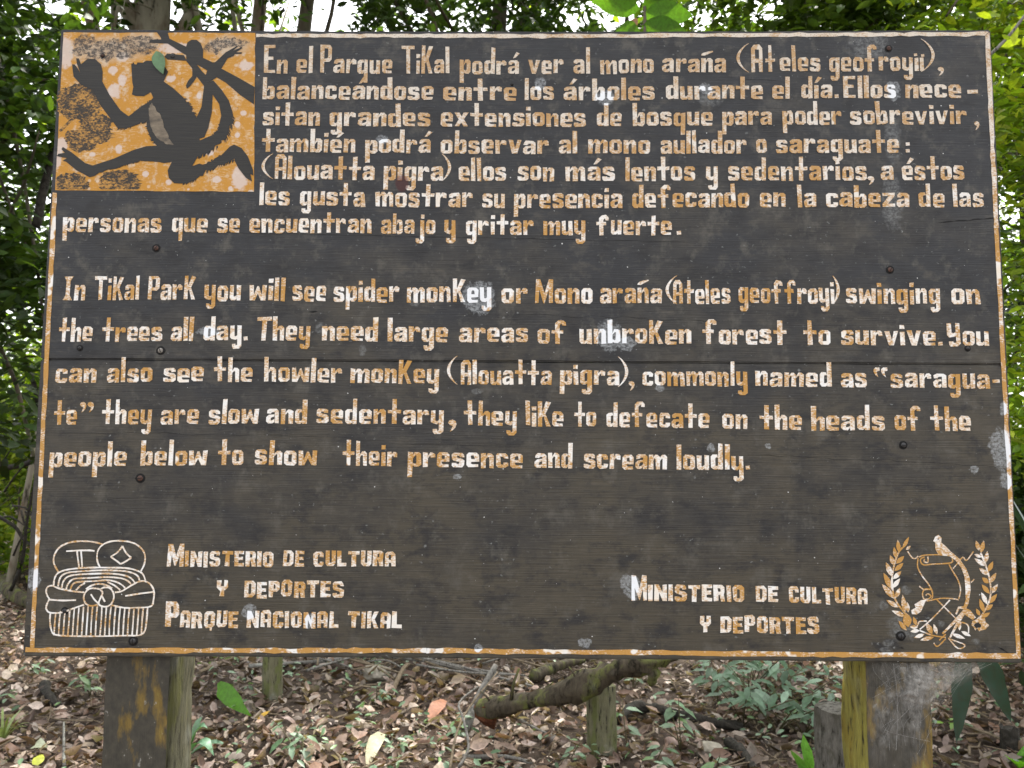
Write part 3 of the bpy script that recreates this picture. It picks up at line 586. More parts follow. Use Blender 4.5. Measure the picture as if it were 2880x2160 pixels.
for a_ in ((470,1110,295,1035),(380,1000,230,905),(330,890,175,710,70),(300,780,195,570,70),(300,620,225,440,66),(325,480,275,355),(345,390,325,255,50),(385,320,370,165,54),(460,1060,430,840,64),(500,1060,485,930,50),(345,880,398,755),(305,760,400,640),(312,650,415,550),(330,550,440,450),
  (350,460,450,365),(430,275,508,130,46),(470,290,530,240,36),(480,1280,380,1160,56),(600,1220,560,1110,50),(500,1240,470,1060,110),(1400,1120,1505,1060,50),(1440,1030,1540,960),(1490,950,1590,830),(1510,830,1600,710),(1500,700,1580,570),(1480,560,1540,430),(1450,450,1470,305),
  (1390,330,1428,175,60),(1370,300,1330,175,54),(1380,1100,1332,1010,46),(1430,1060,1375,890),(1470,960,1395,810),(1500,830,1400,715),(1490,700,1405,630),(1480,600,1370,515),(1455,490,1310,395),(1400,380,1310,345,44),
  (620,1240,515,1235,46),(640,1280,525,1292,50),(700,1325,570,1370,50),(815,1360,645,1400,54),(795,1325,720,1185,70),(855,1330,810,1200,50),(1030,1320,1200,1380,50),(1150,1290,1270,1350,46),(1130,1280,1130,1180,40)): lf(*a_)
for a_ in ([(490,305),(545,385),(590,395),(620,365)],[(1300,310),(1215,420),(1170,380),(1110,450),(1050,520)],[(630,380),(700,355),(880,350),(1020,365),(1040,400),(1020,450),(800,465),(690,475),(650,430),(660,395),(700,378)],[(740,372),(740,440),(695,435),(700,400)],
  [(620,390),(615,500),(670,610),(740,700),(790,790),(798,870),(780,890)],[(780,780),(710,770),(675,820),(690,890),(740,895),(780,860),(740,830),(715,850)],[(635,735),(690,775),(770,772)],[(690,895),(740,915),(900,885),(1050,890),(1120,905)],
  [(1000,470),(1050,560),(1110,660),(1142,780),(1120,890)],[(850,900),(940,990),(1090,1140),(1150,1205)],[(1010,905),(890,1035),(760,1165),(640,1268)],[(610,1230),(640,1170),(730,1165)],[(1120,1180),(1180,1185),(1235,1220),(1240,1310)],[(640,1280),(800,1340),(960,1365)],
  [(960,1325),(880,1400)],[(960,1380),(860,1475),(812,1432)],[(990,1370),(1110,1500),(1195,1458),(1010,1385)],[(1270,690),(1310,650)]): e2s(a_)
P.poly([e2([(805,182),(830,130),(868,104),(908,140),(905,200),(960,245),(1020,310),(1130,400),(1212,520),(1256,640),(1266,780),(1240,950),(1205,1020),(1180,980),(1205,900),(1200,760),(1190,620),(1150,510),(1080,420),(1010,370),(870,350),(832,280),(830,200)])], .40)
for a_ in ([(1205,1020),(1080,1160),(920,1320)],[(1190,1050),(1090,1220),(1010,1370)],[(1190,1000),(1120,1000),(1085,1080)]): P.stroke(e2(a_), 9, .4, taper=.4)
P.poly([e2([(660,905),(720,905),(655,1050),(600,1085),(545,1080),(535,1030),(590,1000),(575,960)])], .35)
P.poly([e2([(1195,1000),(1260,1030),(1330,1120),(1290,1150),(1200,1090)])], .4); P.poly([e2(ragged(1370,1215,95,85,16,.16))], .35)
P.build('state_emblem', M['paint'], sign)
P = Paint(); P.poly([e2(ragged(1352,1218,42,36,14,.1))], .5, .0017); P.stroke(e2([(880,255),(905,295),(990,325)]), 3.2); P.poly([e2(ragged(868,158,9,9,8,.05))], .5, .0018); P.build('dark_mark', M['silhouette'], sign)

# ---- nails and screws
M['rust'] = mat_simple('rusty_screw', (.10,.045,.028), (.05,.03,.025), 200, .7, .4)
M['ironpale'] = mat_simple('worn_grey_nail', (.26,.24,.21), (.15,.13,.11), 250, .5, .5)
M['irondark'] = mat_simple('black_bolt', (.015,.015,.016), (.035,.033,.032), 200, .45, .5)
def nail(px, py, r, mat, slot=True):
    x, _, z = on_board(px, py); r = r*.86*1.961/F; bm = bmesh.new(); n = 20; rings = []
    for rr, yy in ((1.75,-.0005),(1.45,-.0009),(1.12,-.0006),(1.0,-.0022),(.8,-.0036),(.45,-.0044)):
        rings.append([bm.verts.new((x+r*rr*math.cos(2*math.pi*i/n)*(1+.05*rng.normal()*(rr > 1)), yy, z+r*rr*math.sin(2*math.pi*i/n))) for i in range(n)])
    c = bm.verts.new((x, -.0046, z))
    for k in range(5):
        for i in range(n):
            f = bm.faces.new((rings[k][i], rings[k][(i+1) % n], rings[k+1][(i+1) % n], rings[k+1][i])); f.material_index = 1 if k < 3 else 0; f.smooth = True
    for i in range(n): bm.faces.new((rings[5][i], rings[5][(i+1) % n], c)).smooth = True
    if slot:
        a = random.uniform(0, 3); d = Vector((math.cos(a), 0, math.sin(a))); t = Vector((-d.z, 0, d.x)); o = Vector((x, -.0050, z))
        f = bm.faces.new([bm.verts.new(o+d*r*u+t*r*v) for u, v in ((-.8,-.12),(.8,-.12),(.8,.12),(-.8,.12))]); f.material_index = 1
    bmesh.ops.recalc_face_normals(bm, faces=bm.faces)
    me = bpy.data.meshes.new('nail'); bm.to_mesh(me); bm.free(); me.materials.append(mat); me.materials.append(M['crack'])
    o = bpy.data.objects.new('nail', me); COL.objects.link(o); o.parent = sign
for a_ in ((440,698,8,'rust'),(225,979,6,'irondark'),(452,986,8.5,'ironpale'),(395,1345,9,'rust'),(375,1803,9,'irondark'),(2503,759,8,'rust'),(2540,1252,8,'irondark'),(2533,1789,9,'irondark'),(2499,137,7.5,'rust'),(289,157,5,'rust'),(486,159,7,'irondark'),
   (2721,980,6,'irondark'),(182,1718,7,'irondark'),(1440,238,3,'irondark')): nail(a_[0], a_[1], a_[2], M[a_[3]])

# ---- posts (parts of the sign)
def mat_post():
    g = NG('painted_post_face')
    n = g.noise(g.coord((1,1,.30), (.93,0,.20)), 21, 5, .6); n2 = g.noise(g.coord((1,1,.7),(4,0,1)), 55, 4, .65); gr = g.noise(g.coord((300,300,6)), 1, 3)
    c = g.mix(g.rng(n2, .3, .7), (.036,.033,.026), (.066,.058,.043))
    c = g.mix(g.rng(n, .54, .62, 0, .8), c, g.mix(n2, (.13,.080,.016), (.25,.165,.035)))
    c = g.mix(g.rng(n, .64, .67, 0, .6), c, (.24,.22,.06)); c = g.mix(g.rng(n2, .66, .70, 0, .6), c, (.30,.29,.26))
    g.bsdf(c, .6, .3, g.mth('ADD', n, gr), .35, .003); return g.m
def mat_bark(name, a, b, c_, sc=40, pale=.45):
    g = NG(name); n = g.noise(g.coord((1,1,.22)), sc, 6, .65); n2 = g.noise(g.coord((1,1,.5),(3,3,3)), sc*.35, 4, .6); n3 = g.noise(g.coord(), sc*.12, 4, .6)
    c = g.mix(g.rng(n, .3, .66), a, b); c = g.mix(g.rng(n2, .50, .62), c, c_); c = g.mix(g.rng(n, .43, .36, 0, .85), c, (.016,.014,.010))
    c = g.mix(g.rng(n3, .56, .68, 0, pale), c, (.34,.35,.30))
    g.bsdf(c, .85, .12, n, .9, .012); return g.m
M['post'] = mat_post(); M['bark_yellow'] = mat_bark('mustard_lichen_bark', (.10,.085,.025), (.27,.24,.055), (.20,.155,.03), 60, .15)
M['bark_grey'] = mat_bark('grey_green_bark', (.030,.029,.018), (.080,.075,.047), (.065,.064,.024), 45, .15)
def post(px0, px1, side, smat):
    yf = .033; x0 = on_board(px0, 1851, yf)[0]; x1 = on_board(px1, 1851, yf)[0]; dp = .15; nz = 90; z0, z1 = -SB-.12, 1.30
    prof = [(x0,yf),(x0+(x1-x0)*.33,yf),(x0+(x1-x0)*.66,yf),(x1,yf),(x1+.004,yf+dp*.33),(x1+.002,yf+dp*.66),(x1,yf+dp),((x0+x1)/2,yf+dp),(x0,yf+dp),(x0-.002,yf+dp*.66),(x0-.004,yf+dp*.33)]
    n = len(prof); vs, fs, mi = [], [], []
    ph = rng.uniform(0, 6, 8)
    for k in range(nz+1):
        z = z0+(z1-z0)*k/nz
        for i, (x, y) in enumerate(prof):
            rough = .0 if i in (1,2) else (.0008 if i in (0,3) else .0035)
            vs.append((x+rough*(math.sin(z*23+ph[i%8])+rng.normal()*.35), y+(rough if i > 3 else 0)*(math.sin(z*17+ph[(i+3)%8])+rng.normal()*.35), z))
    for k in range(nz):
        for i in range(n):
            j = (i+1) % n; fs.append((k*n+i, k*n+j, (k+1)*n+j, (k+1)*n+i)); mi.append(0 if i < 3 else 1)
    fs.append(tuple(nz*n+i for i in range(n))); mi.append(1)
    o = mesh_obj('post', vs, fs, [M['post'], smat], sign, False); o.data.polygons.foreach_set('material_index', mi); o.data.polygons.foreach_set('use_smooth', [m_ == 1 for m_ in mi])
    return o
post(301, 478, 1, M['bark_grey']); post(2433, 2612, -1, M['bark_yellow'])

# ================================================================== leaves as arrays
LT = np.array([(0,0,0),(.25,.36,.03),(.62,.38,.02),(1,0,-.12),(.62,-.38,.02),(.25,-.36,.03),(.25,0,-.05),(.62,0,-.05)])
LFc = [(0,6,1),(6,7,2,1),(7,3,2),(0,5,6),(6,5,4,7),(7,4,3)]
LI = np.concatenate([np.array(f) for f in LFc]); LS = np.array([len(f) for f in LFc])
def leaves_mesh(name, pos, nrm, yaw, L, Wd, tint, curl=None, mat=None, extra=None, parent=None):
    """pos (n,3); nrm (n,3) leaf normal; yaw direction in its plane; L length, Wd width; tint (n,3)"""
    n = len(pos); nrm = nrm/np.linalg.norm(nrm, axis=1, keepdims=True)
    ref = np.stack([np.cos(yaw), np.sin(yaw), np.zeros(n)], 1); ref = ref - nrm*(ref*nrm).sum(1, keepdims=True)
    ref += 1e-6; u = ref/np.linalg.norm(ref, axis=1, keepdims=True); v = np.cross(nrm, u)
    T = np.repeat(LT[None], n, 0).copy()
    if curl is not None: T[:,:,2] += curl[:,None]*((T[:,:,0]-.45)**2 + (T[:,:,1])**2*1.2)
    V = pos[:,None,:] + u[:,None,:]*(T[:,:,0]*L[:,None])[...,None] + v[:,None,:]*(T[:,:,1]*Wd[:,None])[...,None] + nrm[:,None,:]*(T[:,:,2]*L[:,None])[...,None]
    k = len(LT); V = V.reshape(-1,3); idx = (LI[None]+np.arange(n)[:,None]*k).ravel(); sz = np.tile(LS, n)
    me = bpy.data.meshes.new(name); me.vertices.add(len(V)); me.vertices.foreach_set('co', V.ravel().astype(np.float32))
    me.loops.add(len(idx)); me.loops.foreach_set('vertex_index', idx.astype(np.int32)); me.polygons.add(len(sz))
    st = np.concatenate([[0], np.cumsum(sz)[:-1]]); me.polygons.foreach_set('loop_start', st.astype(np.int32))
    me.update(calc_edges=True); me.validate()
    at = me.attributes.new('tint', 'FLOAT_COLOR', 'POINT'); c4 = np.ones((len(V),4), np.float32); c4[:,:3] = np.repeat(tint, k, 0); at.data.foreach_set('color', c4.ravel())
    me.materials.append(mat or M['leaf']); o = bpy.data.objects.new(name, me); COL.objects.link(o)
    if parent: o.parent = parent
    return o
def pick(cols, n, var=.25):
    c = np.array(cols)[rng.integers(0, len(cols), n)]; return np.clip(c*(1+rng.normal(size=(n,1))*var), .004, .95)
def tube(path, rad, n=8, bumps=.0, cap=True):
    P = [np.array(p, float) for p in path]; vs, fs = [], []
    for i, p in enumerate(P):
        d = P[min(i+1,len(P)-1)]-P[max(i-1,0)]; d /= np.linalg.norm(d); a = np.cross(d, (0,0,1) if abs(d[2]) < .9 else (1,0,0)); a /= np.linalg.norm(a); b = np.cross(d, a)
        for k in range(n):
            t = 2*math.pi*k/n; r = rad[i]*(1+bumps*rng.normal()); vs.append(p+(a*math.cos(t)+b*math.sin(t))*r)
        if i:
            for k in range(n): fs.append(((i-1)*n+k, (i-1)*n+(k+1) % n, i*n+(k+1) % n, i*n+k))
    if cap: fs += [tuple(range(n))[::-1], tuple((len(P)-1)*n+k for k in range(n))]
    return vs, fs
def merge(parts):
    V, Fc = [], []
    for v, f in parts: b = len(V); V += list(v); Fc += [tuple(i+b for i in q_) for q_ in f]
    return V, Fc

# ================================================================== ground and leaf litter
def mat_soil():
    g = NG('forest_soil'); n = g.noise(g.coord(), 9, 6, .7); n2 = g.noise(g.coord(), 60, 4, .7)
    c = g.mix(g.rng(n, .3, .7), (.035,.026,.02), (.10,.075,.058)); c = g.mix(g.rng(n2, .55, .7), c, (.14,.105,.085)); g.bsdf(c, .9, .1, n2, .8, .03); return g.m
xs = np.concatenate([np.linspace(-60,-9,14), np.linspace(-8.5,8.5,70), np.linspace(9,60,14)]); ys = np.concatenate([np.linspace(-30,-3,8), np.linspace(-2.5,13,64), np.linspace(14,90,16)])
X, Y = np.meshgrid(xs, ys); Z = gz(X, Y) - .015; nx = len(xs)
vs = np.stack([X.ravel(), Y.ravel(), Z.ravel()], 1); fs = [(j*nx+i, j*nx+i+1, (j+1)*nx+i+1, (j+1)*nx+i) for j in range(len(ys)-1) for i in range(nx-1)]
tag(mesh_obj('ground', vs, fs, mat_soil(), None, True), kind='structure')
DRY = [(.56,.48,.43),(.48,.38,.33),(.42,.32,.26),(.24,.15,.11),(.17,.11,.085),(.34,.25,.20),(.50,.44,.40),(.34,.26,.21),(.27,.20,.16),(.20,.14,.105),(.13,.085,.06),(.50,.43,.37),(.36,.27,.24),(.24,.15,.11),(.09,.06,.045),(.46,.38,.30)]
n = 72000; d = 1.2 + rng.random(n)**1.25*12.0; x = (rng.random(n)-.5)*(3.4+ (d+1.96)*1.45); keep = np.ones(n, bool)
pos = np.stack([x, d, gz(x, d)+.004+rng.random(n)**2*.035], 1); nr = np.stack([rng.normal(size=n)*.62, rng.normal(size=n)*.62-.1, np.ones(n)], 1)
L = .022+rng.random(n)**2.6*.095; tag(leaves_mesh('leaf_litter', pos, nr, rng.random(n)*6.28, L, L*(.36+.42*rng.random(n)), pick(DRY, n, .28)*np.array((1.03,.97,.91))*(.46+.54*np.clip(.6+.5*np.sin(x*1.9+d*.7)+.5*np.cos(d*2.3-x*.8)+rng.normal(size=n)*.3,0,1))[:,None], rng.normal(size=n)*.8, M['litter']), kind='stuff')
# twigs lying in the litter
pr = []
for i in range(1500):
    yy = 1.5+rng.random()*6.5; xx = (rng.random()-.5)*(3.2+(yy+1.96)*1.4); a = rng.random()*3.14; Lt = .08+rng.random()**2*.45; z = gz(xx, yy)+.02
    pts = [(xx+math.cos(a)*Lt*t+rng.normal()*.012, yy+math.sin(a)*Lt*t+rng.normal()*.012, z+.03*rng.random()) for t in (-.5,-.15,.2,.5)]; r = .002+rng.random()**2*.006
    pr.append(tube(pts, [r, r, r*.8, r*.5], 5, .1))
M['twig'] = mat_simple('dry_twig', (.20,.16,.11), (.10,.075,.05), 60, .85, .1, .6, (1,1,1))
V, Fc = merge(pr); tag(mesh_obj('twig_litter', V, Fc, M['twig'], None, True), kind='stuff')
# small green ground cover leaves
n = 6500; d = 1.6+rng.random(n)*7; x = (rng.random(n)-.5)*(3.2+(d+1.96)*1.4); cl = np.sin(x*2.1+d*1.3)+np.cos(d*2.9-x)+rng.normal(size=n)*.7; k_ = cl > .1; x, d = x[k_], d[k_]; n = len(x)
pos = np.stack([x, d, gz(x, d)+.03+rng.random(n)*.06], 1); nr = np.stack([rng.normal(size=n)*.4, rng.normal(size=n)*.4-.15, np.ones(n)], 1)
GREY_GREEN = [(.12,.20,.11),(.16,.26,.15),(.09,.17,.08),(.20,.30,.19),(.14,.24,.09)]
L = .03+rng.random(n)*.035; tag(leaves_mesh('ground_cover', pos, nr, rng.random(n)*6.28, L, L*.5, pick(GREY_GREEN, n, .2), rng.normal(size=n)*.2, M['seedleaf']), kind='stuff')

# ================================================================== barrier of logs and posts behind the sign
M['moss_log'] = mat_bark('mossy_log', (.026,.021,.015), (.095,.078,.054), (.12,.13,.04), 30, .22)
M['moss_post'] = mat_bark('mossy_post', (.09,.085,.055), (.17,.16,.095), (.12,.13,.05), 50)
M['grey_wood'] = mat_bark('weathered_grey_wood', (.10,.095,.085), (.24,.225,.20), (.15,.14,.12), 60)
M['dark_stump'] = mat_bark('dark_grey_stump_wood', (.045,.042,.035), (.15,.14,.12), (.07,.065,.05), 55, .2)
M['rot'] = mat_simple('rotten_core', (.14,.05,.025), (.03,.018,.012), 50, .95, .05, .9, (1,1,1), .015)
def log_post(name, px, pyb, wpx, h, label, cat, mat, sides=6, group=None, lean=0, dist=None):
    b = on_ground(px, pyb) if dist is None else at_dist(px, pyb, dist); dd = b[1]-CAM[1]; b[2] = float(gz(b[0], b[1])); r = wpx/2*dd/F/math.cos(math.pi/sides)*.97
    vs, fs = [], []; nz = 14; ph = rng.uniform(0, 6, sides*2); m_ = sides*2
    for k in range(nz+1):
        z = -.08+(h+.08)*k/nz
        for i in range(m_):
            a = 2*math.pi*(i+.5)/m_; rr = r*(1 if i % 2 else .96)*(1+.03*math.sin(z*20+ph[i])+rng.normal()*.012)*(1.06-.06*k/nz)
            vs.append((rr*math.cos(a)+lean*z, rr*math.sin(a), z+(rng.normal()*.008 if k == nz else 0)))
    for k in range(nz):
        for i in range(m_): fs.append((k*m_+i, k*m_+(i+1) % m_, (k+1)*m_+(i+1) % m_, (k+1)*m_+i))
    fs.append(tuple(nz*m_+i for i in range(m_)))
    o = mesh_obj(name, vs, fs, mat); o.location = b; return tag(o, label, cat, group)
log_post('barrier_post', 1692, 2118, 60, .36, 'short mossy squared post propping up the fallen log', 'post', M['moss_post'], 4)
log_post('barrier_post', 765, 1962, 44, .60, 'pale cut post standing behind the left half of the sign', 'post', M['moss_post'], 5)
log_post('tree_stump', 2348, 2275, 96, .43, 'weathered grey stump beside the yellow mossy post', 'stump', M['dark_stump'], 8, None, 0.02)
pts = [(1350,1998,4.5),(1400,1990,4.42),(1480,1972,4.3),(1560,1956,4.18),(1643,1928,4.05),(1700,1900,3.98),(1750,1880,3.92),(1800,1866,3.88),(1850,1857,3.85),(1900,1840,3.85)]
def smooth3(P, n=4):
    P = [np.array(p, float) for p in P]; out = []
    for i in range(len(P)-1):
        a, b, c, d_ = P[max(i-1,0)], P[i], P[i+1], P[min(i+2,len(P)-1)]
        for k in range(n): t = k/n; out.append(.5*((2*b)+(c-a)*t+(2*a-5*b+4*c-d_)*t*t+(3*b-a-3*c+d_)*t**3))
    return out+[P[-1]]
path = smooth3([at_dist(*p) for p in pts], 4); N = len(path)
lg = empty('fallen_log', path[0]*0, 'rotting mossy log lying propped on the short squared post', 'log')
V, Fc = tube(path, [(.047+.010*math.sin(i*.5)+.012*math.exp(-((i-17)/6)**2))*(1 if i < N-6 else .75) for i in range(N)], 18, .12); mesh_obj('trunk', V, Fc, M['moss_log'], lg, True)
e0 = path[0]; V, Fc = tube([e0+np.array((-.03,-.015,.0)), e0+np.array((.03,-.012,.005)), e0+np.array((.10,-.02,-.01))], [.03,.06,.068], 12, .22); mesh_obj('rotten_end', V, Fc, M['rot'], lg, False)
V, Fc = merge([tube(smooth3([path[-7]+np.array((0,0,.02)), path[-7]+np.array((.015,-.01,-.05)), path[-7]+np.array((.01,.01,-.11))], 3), [.035,.03,.028,.03,.026,.02,.012], 8, .25), tube([path[6]+np.array((0,-.03,.03)), path[6]+np.array((.01,-.04,.12)), path[6]+np.array((.04,-.04,.20))], [.012,.01,.006], 6, .1)] + [tube([path[k_]+np.array((0,-.01,.03)), path[k_]+np.array((a_,-.03,.03+b_*.6)), path[k_]+np.array((a_*2.2,-.02,.03+b_))], [.008,.006,.003], 5, .1) for k_, a_, b_ in ((3,-.03,.07),(10,.03,.06),(15,-.02,.08),(21,.03,-.09),(12,.02,-.10))])
mesh_obj('branch_stub', V, Fc, M['moss_log'], lg, True)
# dead roots and stakes leaning at the left end of the log
def stick(name, pts, radp, label, cat='branch', mat=None, group=None, n=7, bumps=.08):
    P_ = smooth3([np.array(on_ground(p[0], p[1]))+np.array((0,0,p[2])) if len(p) == 3 else at_dist(p[0], p[1], p[3]) for p in pts], 4); k = len(P_)
    V, Fc = tube(P_, [radp*(1-.45*i/(k-1)) for i in range(k)], n, bumps); o = mesh_obj(name, V, Fc, mat or M['twig'], None, True)
    return tag(o, label, cat, group)
stick('broken_branch', [(1310,2060,.01),(1345,1960,0,4.7),(1395,1870,0,4.8)], .028, 'splintered grey branch leaning on the left end of the fallen log', mat=M['grey_wood'])
stick('dry_stalk', [(1265,2165,0,3.75),(1285,2060,0,4.0),(1320,1990,0,4.3),(1400,1890,0,4.6)], .007, 'long straight bare stem leaning against the rotten log end')
stick('dry_stalk', [(1290,2158,0,3.75),(1318,2100,0,3.85),(1302,2020,0,3.95),(1292,1975,0,4.05),(1345,1930,0,4.2)], .008, 'pale curved bare stem bending in front of the log end', mat=M['grey_wood'])
stick('fallen_branch', [(700,1895,.05),(900,1880,.05),(1050,1868,.06),(1200,1882,.05),(1400,1918,.03),(1500,1940,.02)], .016, 'long thin grey branch lying across the litter beyond the log', mat=M['grey_wood'])
stick('fallen_branch', [(1130,1850,.03),(1200,1872,.05),(1330,1905,.05),(1440,1925,.02)], .013, 'thin forked branch crossing the long grey branch', mat=M['grey_wood'])
stick('fallen_branch', [(560,1905,.03),(640,1870,.04),(760,1840,.08)], .014, 'slanting thin branch beside the pale cut post')
stick('fallen_branch', [(1100,1960,.02),(1135,1880,0,5.4),(1150,1868,0,5.5)], .018, 'short upright broken stick near the sign centre')
stick('fallen_branch', [(880,2060,.02),(960,2030,.03),(1070,2015,.03)], .009, 'small curved twig lying on the dry leaves')
stick('fallen_branch', [(1300,2135,.01),(1420,2140,.02),(1500,2158,.02)], .014, 'pale twig at the bottom edge left of the squared post', mat=M['grey_wood'])
stick('fallen_branch', [(1455,2020,.01),(1480,2045,.02),(1540,2075,.02),(1570,2080,.01)], .011, 'short grey twig lying under the fallen log', mat=M['grey_wood'])
M['char'] = mat_simple('charred_wood', (.010,.009,.007), (.05,.043,.034), 30, .8, .2, .9, (1,1,1), .02)
for i in range(16):
    px = 900+i*38+rng.normal()*20; py = 1856+rng.random()*60; a = rng.normal()*.35+(.5 if i % 3 else -.6); ln = 120+rng.random()*200
    stick('fallen_branch', [(px-ln*math.cos(a)*.5, max(1845, py-ln*.22*math.sin(a)), .03+.08*rng.random()), (px+rng.normal()*12, py+rng.normal()*5, .05+.06*rng.random()), (px+ln*math.cos(a)*.5, max(1845, py+ln*.22*math.sin(a)), .02+.10*rng.random())], .005+.006*rng.random(), 'thin dead branch in the tangle beyond the fallen log', group='tangle of thin branches', mat=[M['twig'], M['grey_wood']][i % 2], n=6)
stick('rotten_log', [(1730,2050,.03),(1790,2012,.04),(1860,2022,.05),(1960,2042,.04),(2090,2062,.03)], .040, 'blackened rotten log lying behind the squared post', 'log', M['char'], n=11, bumps=.24)
stick('rotten_log', [(2050,2105,.03),(2090,2135,.03),(2130,2190,.02)], .035, 'dark short log under the leafy shrub by the grey stump', 'log', M['char'], n=9, bumps=.12)
stick('rotten_log', [(1500,1925,.05),(1570,1905,.08),(1640,1880,.06)], .045, 'dark log lying behind the mossy fallen log', 'log', M['moss_log'], n=10, bumps=.12)
stick('burnt_root', [(125,1945,.05),(140,1985,.05),(165,2000,.03)], .028, 'black burnt root in the litter left of the left post', 'root', M['char'], n=8, bumps=.3)
stick('fallen_branch', [(180,2165,.02),(178,2130,.05),(176,2098,.12)], .009, 'short pale stick standing in the litter left of the post', mat=M['grey_wood'])
stick('mossy_root', [(-60,1640,.08),(0,1670,.12),(40,1705,.12),(110,1725,.06)], .10, 'thick mossy root at the foot of the slender tree', 'root', M['moss_log'], n=12)
def rock(px, py, r, label):
    b = on_ground(px, py); bm = bmesh.new(); bmesh.ops.create_icosphere(bm, subdivisions=3, radius=r)
    for v in bm.verts: v.co = Vector((v.co.x*1.25, v.co.y, v.co.z*.75))*(1+.13*math.sin(v.co.x*40+1)*math.cos(v.co.z*50)+rng.normal()*.03)
    me = bpy.data.meshes.new('rock'); bm.to_mesh(me); bm.free(); me.materials.append(M['rock']); o = bpy.data.objects.new('rock', me); COL.objects.link(o)
    o.location = (b[0], b[1], b[2]+r*.25); tag(o, label, 'rock')
M['rock'] = mat_simple('limestone', (.20,.18,.14), (.34,.31,.25), 30, .9, .1, .6)
rock(1995, 2118, .062, 'beige limestone rock half buried right of the squared post')
rock(1060, 1905, .085, 'mossy tan stone among the litter beyond the sign'); rock(885, 2115, .045, 'small brown stone among the dry leaves')

# single leaves that catch the eye
def big_leaf(name, P0, P1, wd, nrm, tint, label, mat=None, curl=.35, cat='leaf', parent=None, n=10, group=None, fold=.12):
    P0, P1 = np.array(P0, float), np.array(P1, float); d = P1-P0; Lg = np.linalg.norm(d); u = d/Lg; nn = np.array(nrm, float); nn -= u*(nn@u); nn /= np.linalg.norm(nn); v = np.cross(nn, u); V, Fc = [], []
    for i in range(n+1):
        t = i/n; hw = wd/2*max(.03, math.sin(math.pi*min(1, t**.78))**.95)*(1 if t < 1 else .03)*(1+.05*math.sin(t*31)); c = P0+u*Lg*t+nn*curl*Lg*(t*(1-t))
        wv = .015*Lg*math.sin(t*17)
        V += [c+v*hw+nn*(fold*hw+wv), c, c-v*hw+nn*(fold*hw-wv)]
        if i: b = 3*i; Fc += [(b-3,b-2,b+1,b), (b-2,b-1,b+2,b+1)]
    o = mesh_obj(name, V, Fc, mat or M['leaf'], parent, True)
    at = o.data.attributes.new('tint', 'FLOAT_COLOR', 'POINT'); at.data.foreach_set('color', np.tile(np.array((*tint,1), np.float32), len(V)))
    if label: tag(o, label, cat, group)
    return o
up_ = (0,-.35,1)
M['darkleaf'] = mat_leaf('dark_strap_leaf', .08, .45, .4)
M['cardleaf'] = mat_leaf('fallen_leaf_on_sign', .15, .45, .35)
a, b = np.array(on_board(442,147)), np.array(on_board(462,212)); off = np.array((0,-.006,SB))
big_leaf('fallen_leaf', a+off, b+off, .034, (0,-1,.1), (.13,.24,.12), 'single green leaf stuck on the painted monkey picture', M['cardleaf'], .12)
big_leaf('fallen_leaf', on_ground(610,1965)+np.array((0,0,.09)), on_ground(705,2040)+np.array((0,0,.05)), .10, (-.5,-.6,.6), (.09,.24,.02), 'large glossy green leaf lying on litter right of the left post', M['leaf'], .15)
for (p0, p1, wd, t, lab) in (((1205,2040),(1255,1990),.085,(.40,.16,.08),'orange brown curled leaf near the end of the fallen log'),((725,2035),(760,2020),.06,(.55,.33,.04),'small yellow leaf on the litter below the green leaf'),
    ((1030,2165),(1075,2090),.075,(.42,.38,.24),'large tan curled leaf near the bottom of the picture'),((880,2080),(950,2040),.02,(.40,.33,.22),'narrow pale dry leaf lying on the litter'),
    ((95,2165),(120,2145),.05,(.42,.45,.04),'yellow green leaf at the lower left corner'),((95,2110),(135,2125),.06,(.45,.48,.33),'pale greenish dry leaf left of the left post'),
    ((2270,1882),(2305,1900),.09,(.46,.37,.28),'broad tan curled leaf beside the right post')):
    big_leaf('dry_leaf', on_ground(*p0)+np.array((0,0,.015)), on_ground(*p1)+np.array((0,0,.04)), wd, (rng.normal()*.3,-.5,.8), t, lab, M['litter'], .35+.4*rng.random(), fold=.3*rng.normal())

# ================================================================== plants near the ground
def seedling(px, py, h, nl, L, label, group=None, cols=GREY_GREEN, spread=.10, dist=None):
    b = on_ground(px, py) if dist is None else at_dist(px, py, dist); r = empty('seedling', tuple(b), label, 'seedling', group); pr = []; pos = []; nr = []; yw = []
    for s in range(max(1, nl//7)):
        lean = rng.normal(size=2)*spread*.8; P_ = [(lean[0]*t**1.3*1.2, lean[1]*t**1.3*1.2, h*t*(.8+.2*(s == 0))) for t in (0,.35,.7,1)]; pr.append(tube(P_, [.004,.0035,.003,.002], 5))
        for k in range(min(nl, 7)):
            t = .35+.65*(k+rng.random()*.6)/7; a = k*2.4+rng.random(); p = np.array((lean[0]*t**1.3*1.2, lean[1]*t**1.3*1.2, h*t)); o_ = np.array((math.cos(a), math.sin(a), 0))*spread*.18
            pos.append(p+o_); nr.append((math.cos(a)*.35+rng.normal()*.15, math.sin(a)*.35-.25, 1)); yw.append(a)
    V, Fc = merge(pr); mesh_obj('stem', V, Fc, M['stem'], r, True); n = len(pos); L_ = L*(.75+.5*rng.random(n))
    leaves_mesh('leaf_tuft', np.array(pos), np.array(nr), np.array(yw), L_, L_*.52, pick(cols, n, .15), rng.normal(size=n)*.15-.15, M['seedleaf'], parent=r); return r
M['stem'] = mat_simple('green_brown_stem', (.10,.10,.04), (.07,.05,.03), 50, .7)
seedling(1765, 2125, .26, 7, .085, 'leafy seedling with oval leaves right beside the squared post')
seedling(1915, 2120, .30, 14, .075, 'tall pale green seedling in front of the blackened log')
seedling(2010, 2190, .16, 5, .10, 'seedling with large round leaf in front of the limestone rock')
seedling(1840, 2165, .14, 7, .07, 'low seedling at the bottom edge right of the squared post')
